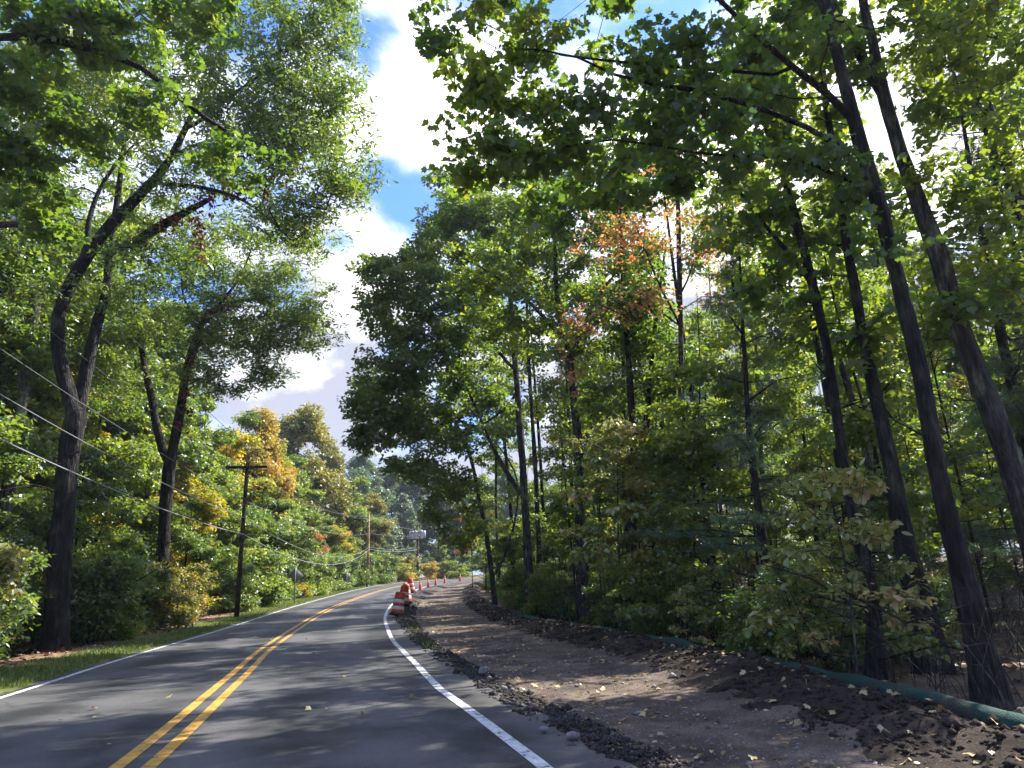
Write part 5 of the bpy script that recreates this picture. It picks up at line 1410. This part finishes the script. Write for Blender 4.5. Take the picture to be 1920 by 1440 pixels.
scatter_leaves('leaf_litter', 1500, (13.5, 60), lambda s_: (pathL(s_) - .1, sockU(s_)), tz(z_path, pathL, lambda s_: pathR(s_) + .2), LM['browned'], .05, tpl='oval', lift=.03)
scatter_leaves('fallen_leaves', 1100, (13.5, 60), lambda s_: (pathR(s_) + .1, sockU(s_) - .1), tz(z_bank, lambda s_: pathR(s_) - .15, lambda s_: sockU(s_) + .35), LM['fallen'], .072, lift=.03)
scatter_leaves('fallen_leaves', 90, (13.5, 60), lambda s_: (wL(s_) - .1, wR(s_) + .5), lambda s_, u_, x, y: 0 * s_ + .03, LM['fallen'], .07, pw=1.2)
scatter_leaves('leaf_litter', 14000, (14, 60), lambda s_: (sockU(s_) + .2, pathR(s_) + 14), lambda s_, u_, x, y: gz(x, y) - g(y), LM['browned'], .12, tpl='simple', lift=.03, pw=1.5)
scatter_leaves('leaf_litter', 9000, (20, 70), lambda s_: (wL(s_) - 7, wL(s_) - 1.8), lambda s_, u_, x, y: np.maximum(.09, gz(x, y) - g(y)), LM['browned'], .11, tpl='simple', lift=.02, pw=1.4)
scatter_leaves('red_fallen_leaves', 130, (24, 36), lambda s_: (wL(s_) - 3.4, wL(s_) - 2.0), lambda s_, u_, x, y: 0 * s_ + .14, LM['red'], .12, tpl='maple')

# pebbles and clods along the broken edge and the bank
def pebbles(name, n, s_rng, lohi, zf, size, mat, pw=1.7):
    s_ = s_rng[0] + (s_rng[1] - s_rng[0]) * r.random(n) ** pw; lo, hi = lohi(s_); u_ = lo + (hi - lo) * r.random(n)
    x, y = xy(s_, u_); z = g(y) + zf(s_, u_, x, y)
    sz = size * np.exp(r.normal(size=n) * .55)
    base = np.array([(1, 0, 0), (-1, 0, 0), (0, 1, 0), (0, -1, 0), (0, 0, .7), (0, 0, -.7)], float)
    jit = 1 + r.normal(size=(n, 6, 1)) * .25
    th = r.random(n) * 6.283; c_, s2 = np.cos(th), np.sin(th)
    B_ = base[None] * jit; Rx = B_[..., 0] * c_[:, None] - B_[..., 1] * s2[:, None]; Ry = B_[..., 0] * s2[:, None] + B_[..., 1] * c_[:, None]
    V = np.stack([Rx, Ry, B_[..., 2]], -1) * sz[:, None, None] + np.stack([x, y, z + sz * .25], -1)[:, None]
    Ft = np.array([(0, 2, 4), (2, 1, 4), (1, 3, 4), (3, 0, 4), (2, 0, 5), (1, 2, 5), (3, 1, 5), (0, 3, 5)])
    o = mesh_np(name, V.reshape(-1, 3), [(Ft[None] + (np.arange(n) * 6)[:, None, None]).reshape(-1, 3)], mat); o['kind'] = 'stuff'


pebbles('rubble', 11000, (14, 60), lambda s_: (wR(s_) + .45, pathL(s_) + .25), tz(z_berm, lambda s_: wR(s_) + .35, lambda s_: pathL(s_) + .12), .017, M_gravel)
pebbles('soil_clods', 9000, (14, 60), lambda s_: (pathR(s_) - .1, sockU(s_) - .1), tz(z_bank, lambda s_: pathR(s_) - .15, lambda s_: sockU(s_) + .35), .018, M_soil)
pebbles('pebbles', 5000, (14, 55), lambda s_: (pathL(s_), pathR(s_)), tz(z_path, pathL, lambda s_: pathR(s_) + .2), .009, M_stone)

# thin bare stems and dead twigs tangled in the undergrowth
def brush(name, n, s_rng, lohi, mat, h=1.6):
    mb = MB(); s_ = s_rng[0] + (s_rng[1] - s_rng[0]) * r.random(n) ** 1.4; lo, hi = lohi(s_); u_ = lo + (hi - lo) * r.random(n)
    x, y = xy(s_, u_); z = gz(x, y)
    for k in range(n):
        L = h * math.exp(r.normal() * .45); az = r.random() * 6.283; ln = abs(r.normal()) * .5
        t_ = np.linspace(0, 1, 5)[:, None]; d_ = np.array([math.cos(az), math.sin(az), 0])
        P_ = np.array([x[k], y[k], z[k] - .05]) + d_ * (ln * L * t_ ** 1.6) + np.array([0, 0, L]) * t_ * (1 - .25 * t_) + r.normal(size=(5, 3)) * .035 * L * t_
        mb.tube(P_, np.linspace(.008, .002, 5) * (.6 + r.random()), 3, cap=False)
        for q in (2, 3):
            dd = r.normal(size=3) * .3 * L; dd[2] = abs(dd[2]) * .6; mb.tube(np.array([P_[q], P_[q] + dd * .5, P_[q] + dd + r.normal(size=3) * .04]), [.004, .003, .0015], 3, cap=False)
    o = mb.obj(name, mat); o['kind'] = 'stuff'


brush('brushwood', 1100, (18, 60), lambda s_: (sockU(s_) + .4, sockU(s_) + 9), BK['grey'])
brush('brushwood', 600, (24, 70), lambda s_: (wL(s_) - 7.5, wL(s_) - 2.6), BK['grey'], 1.3)

# grass blades on the verge
def grass(name, n, s_rng, lohi, zf, h, mat, pw=1.3):
    s_ = s_rng[0] + (s_rng[1] - s_rng[0]) * r.random(n) ** pw; lo, hi = lohi(s_); u_ = lo + (hi - lo) * r.random(n)
    x, y = xy(s_, u_); k = vnoise(x * 1.5, y * 1.5, 5) > -.28
    x, y, s_, u_ = x[k], y[k], s_[k], u_[k]; n = len(x)
    z = g(y) + zf(s_, u_, x, y)
    d = np.array([0, 0, 1.]) + r.normal(size=(n, 3)) * .38
    TPL['blade'] = (np.array([(-.06, 0, 0), (.06, 0, 0), (.03, .6, .05), (0, 1, .2)], float), np.array([(0, 1, 2), (0, 2, 3)]))
    V, Fc, tn = leaves_geo(np.stack([x, y, z], -1), d, r.normal(size=(n, 3)), h * (.5 + r.random(n)), 'blade', r.random(n) * .8)
    o = mesh_np(name, V, [Fc], mat, tint=tn); o['kind'] = 'stuff'


LM['grass'] = leaf_mat('grass_blade', [(0, (.08, .13, .02)), (.5, (.15, .2, .035)), (1, (.3, .28, .09))], trans=.35, gloss=.04, patch=.2, tboost=(1.1, 1.1, .6))
grass('grass', 45000, (18, 100), lambda s_: (wL(s_) - 1.9, wL(s_) - .25), lambda s_, u_, x, y: .03 + 0 * s_, .11, LM['grass'])
grass('grass', 260, (30, 46), lambda s_: (wR(s_) + .55, pathL(s_) + .1), lambda s_, u_, x, y: .05 + 0 * s_, .11, LM['grass'])


# ------------------------------------------------------------------ air
def haze():
    m, n, l, o = newmat('hazy_air')
    pv = n.new('ShaderNodeVolumePrincipled'); pv.inputs['Color'].default_value = (.86, .92, 1, 1)
    pv.inputs['Density'].default_value = .0003; pv.inputs['Anisotropy'].default_value = .3
    l.new(pv.outputs[0], o.inputs['Volume'])
    mb = MB(); mb.box((0, 60, 30), (700, 620, 74)); ob = mb.obj('haze', m); ob['kind'] = 'stuff'
haze()
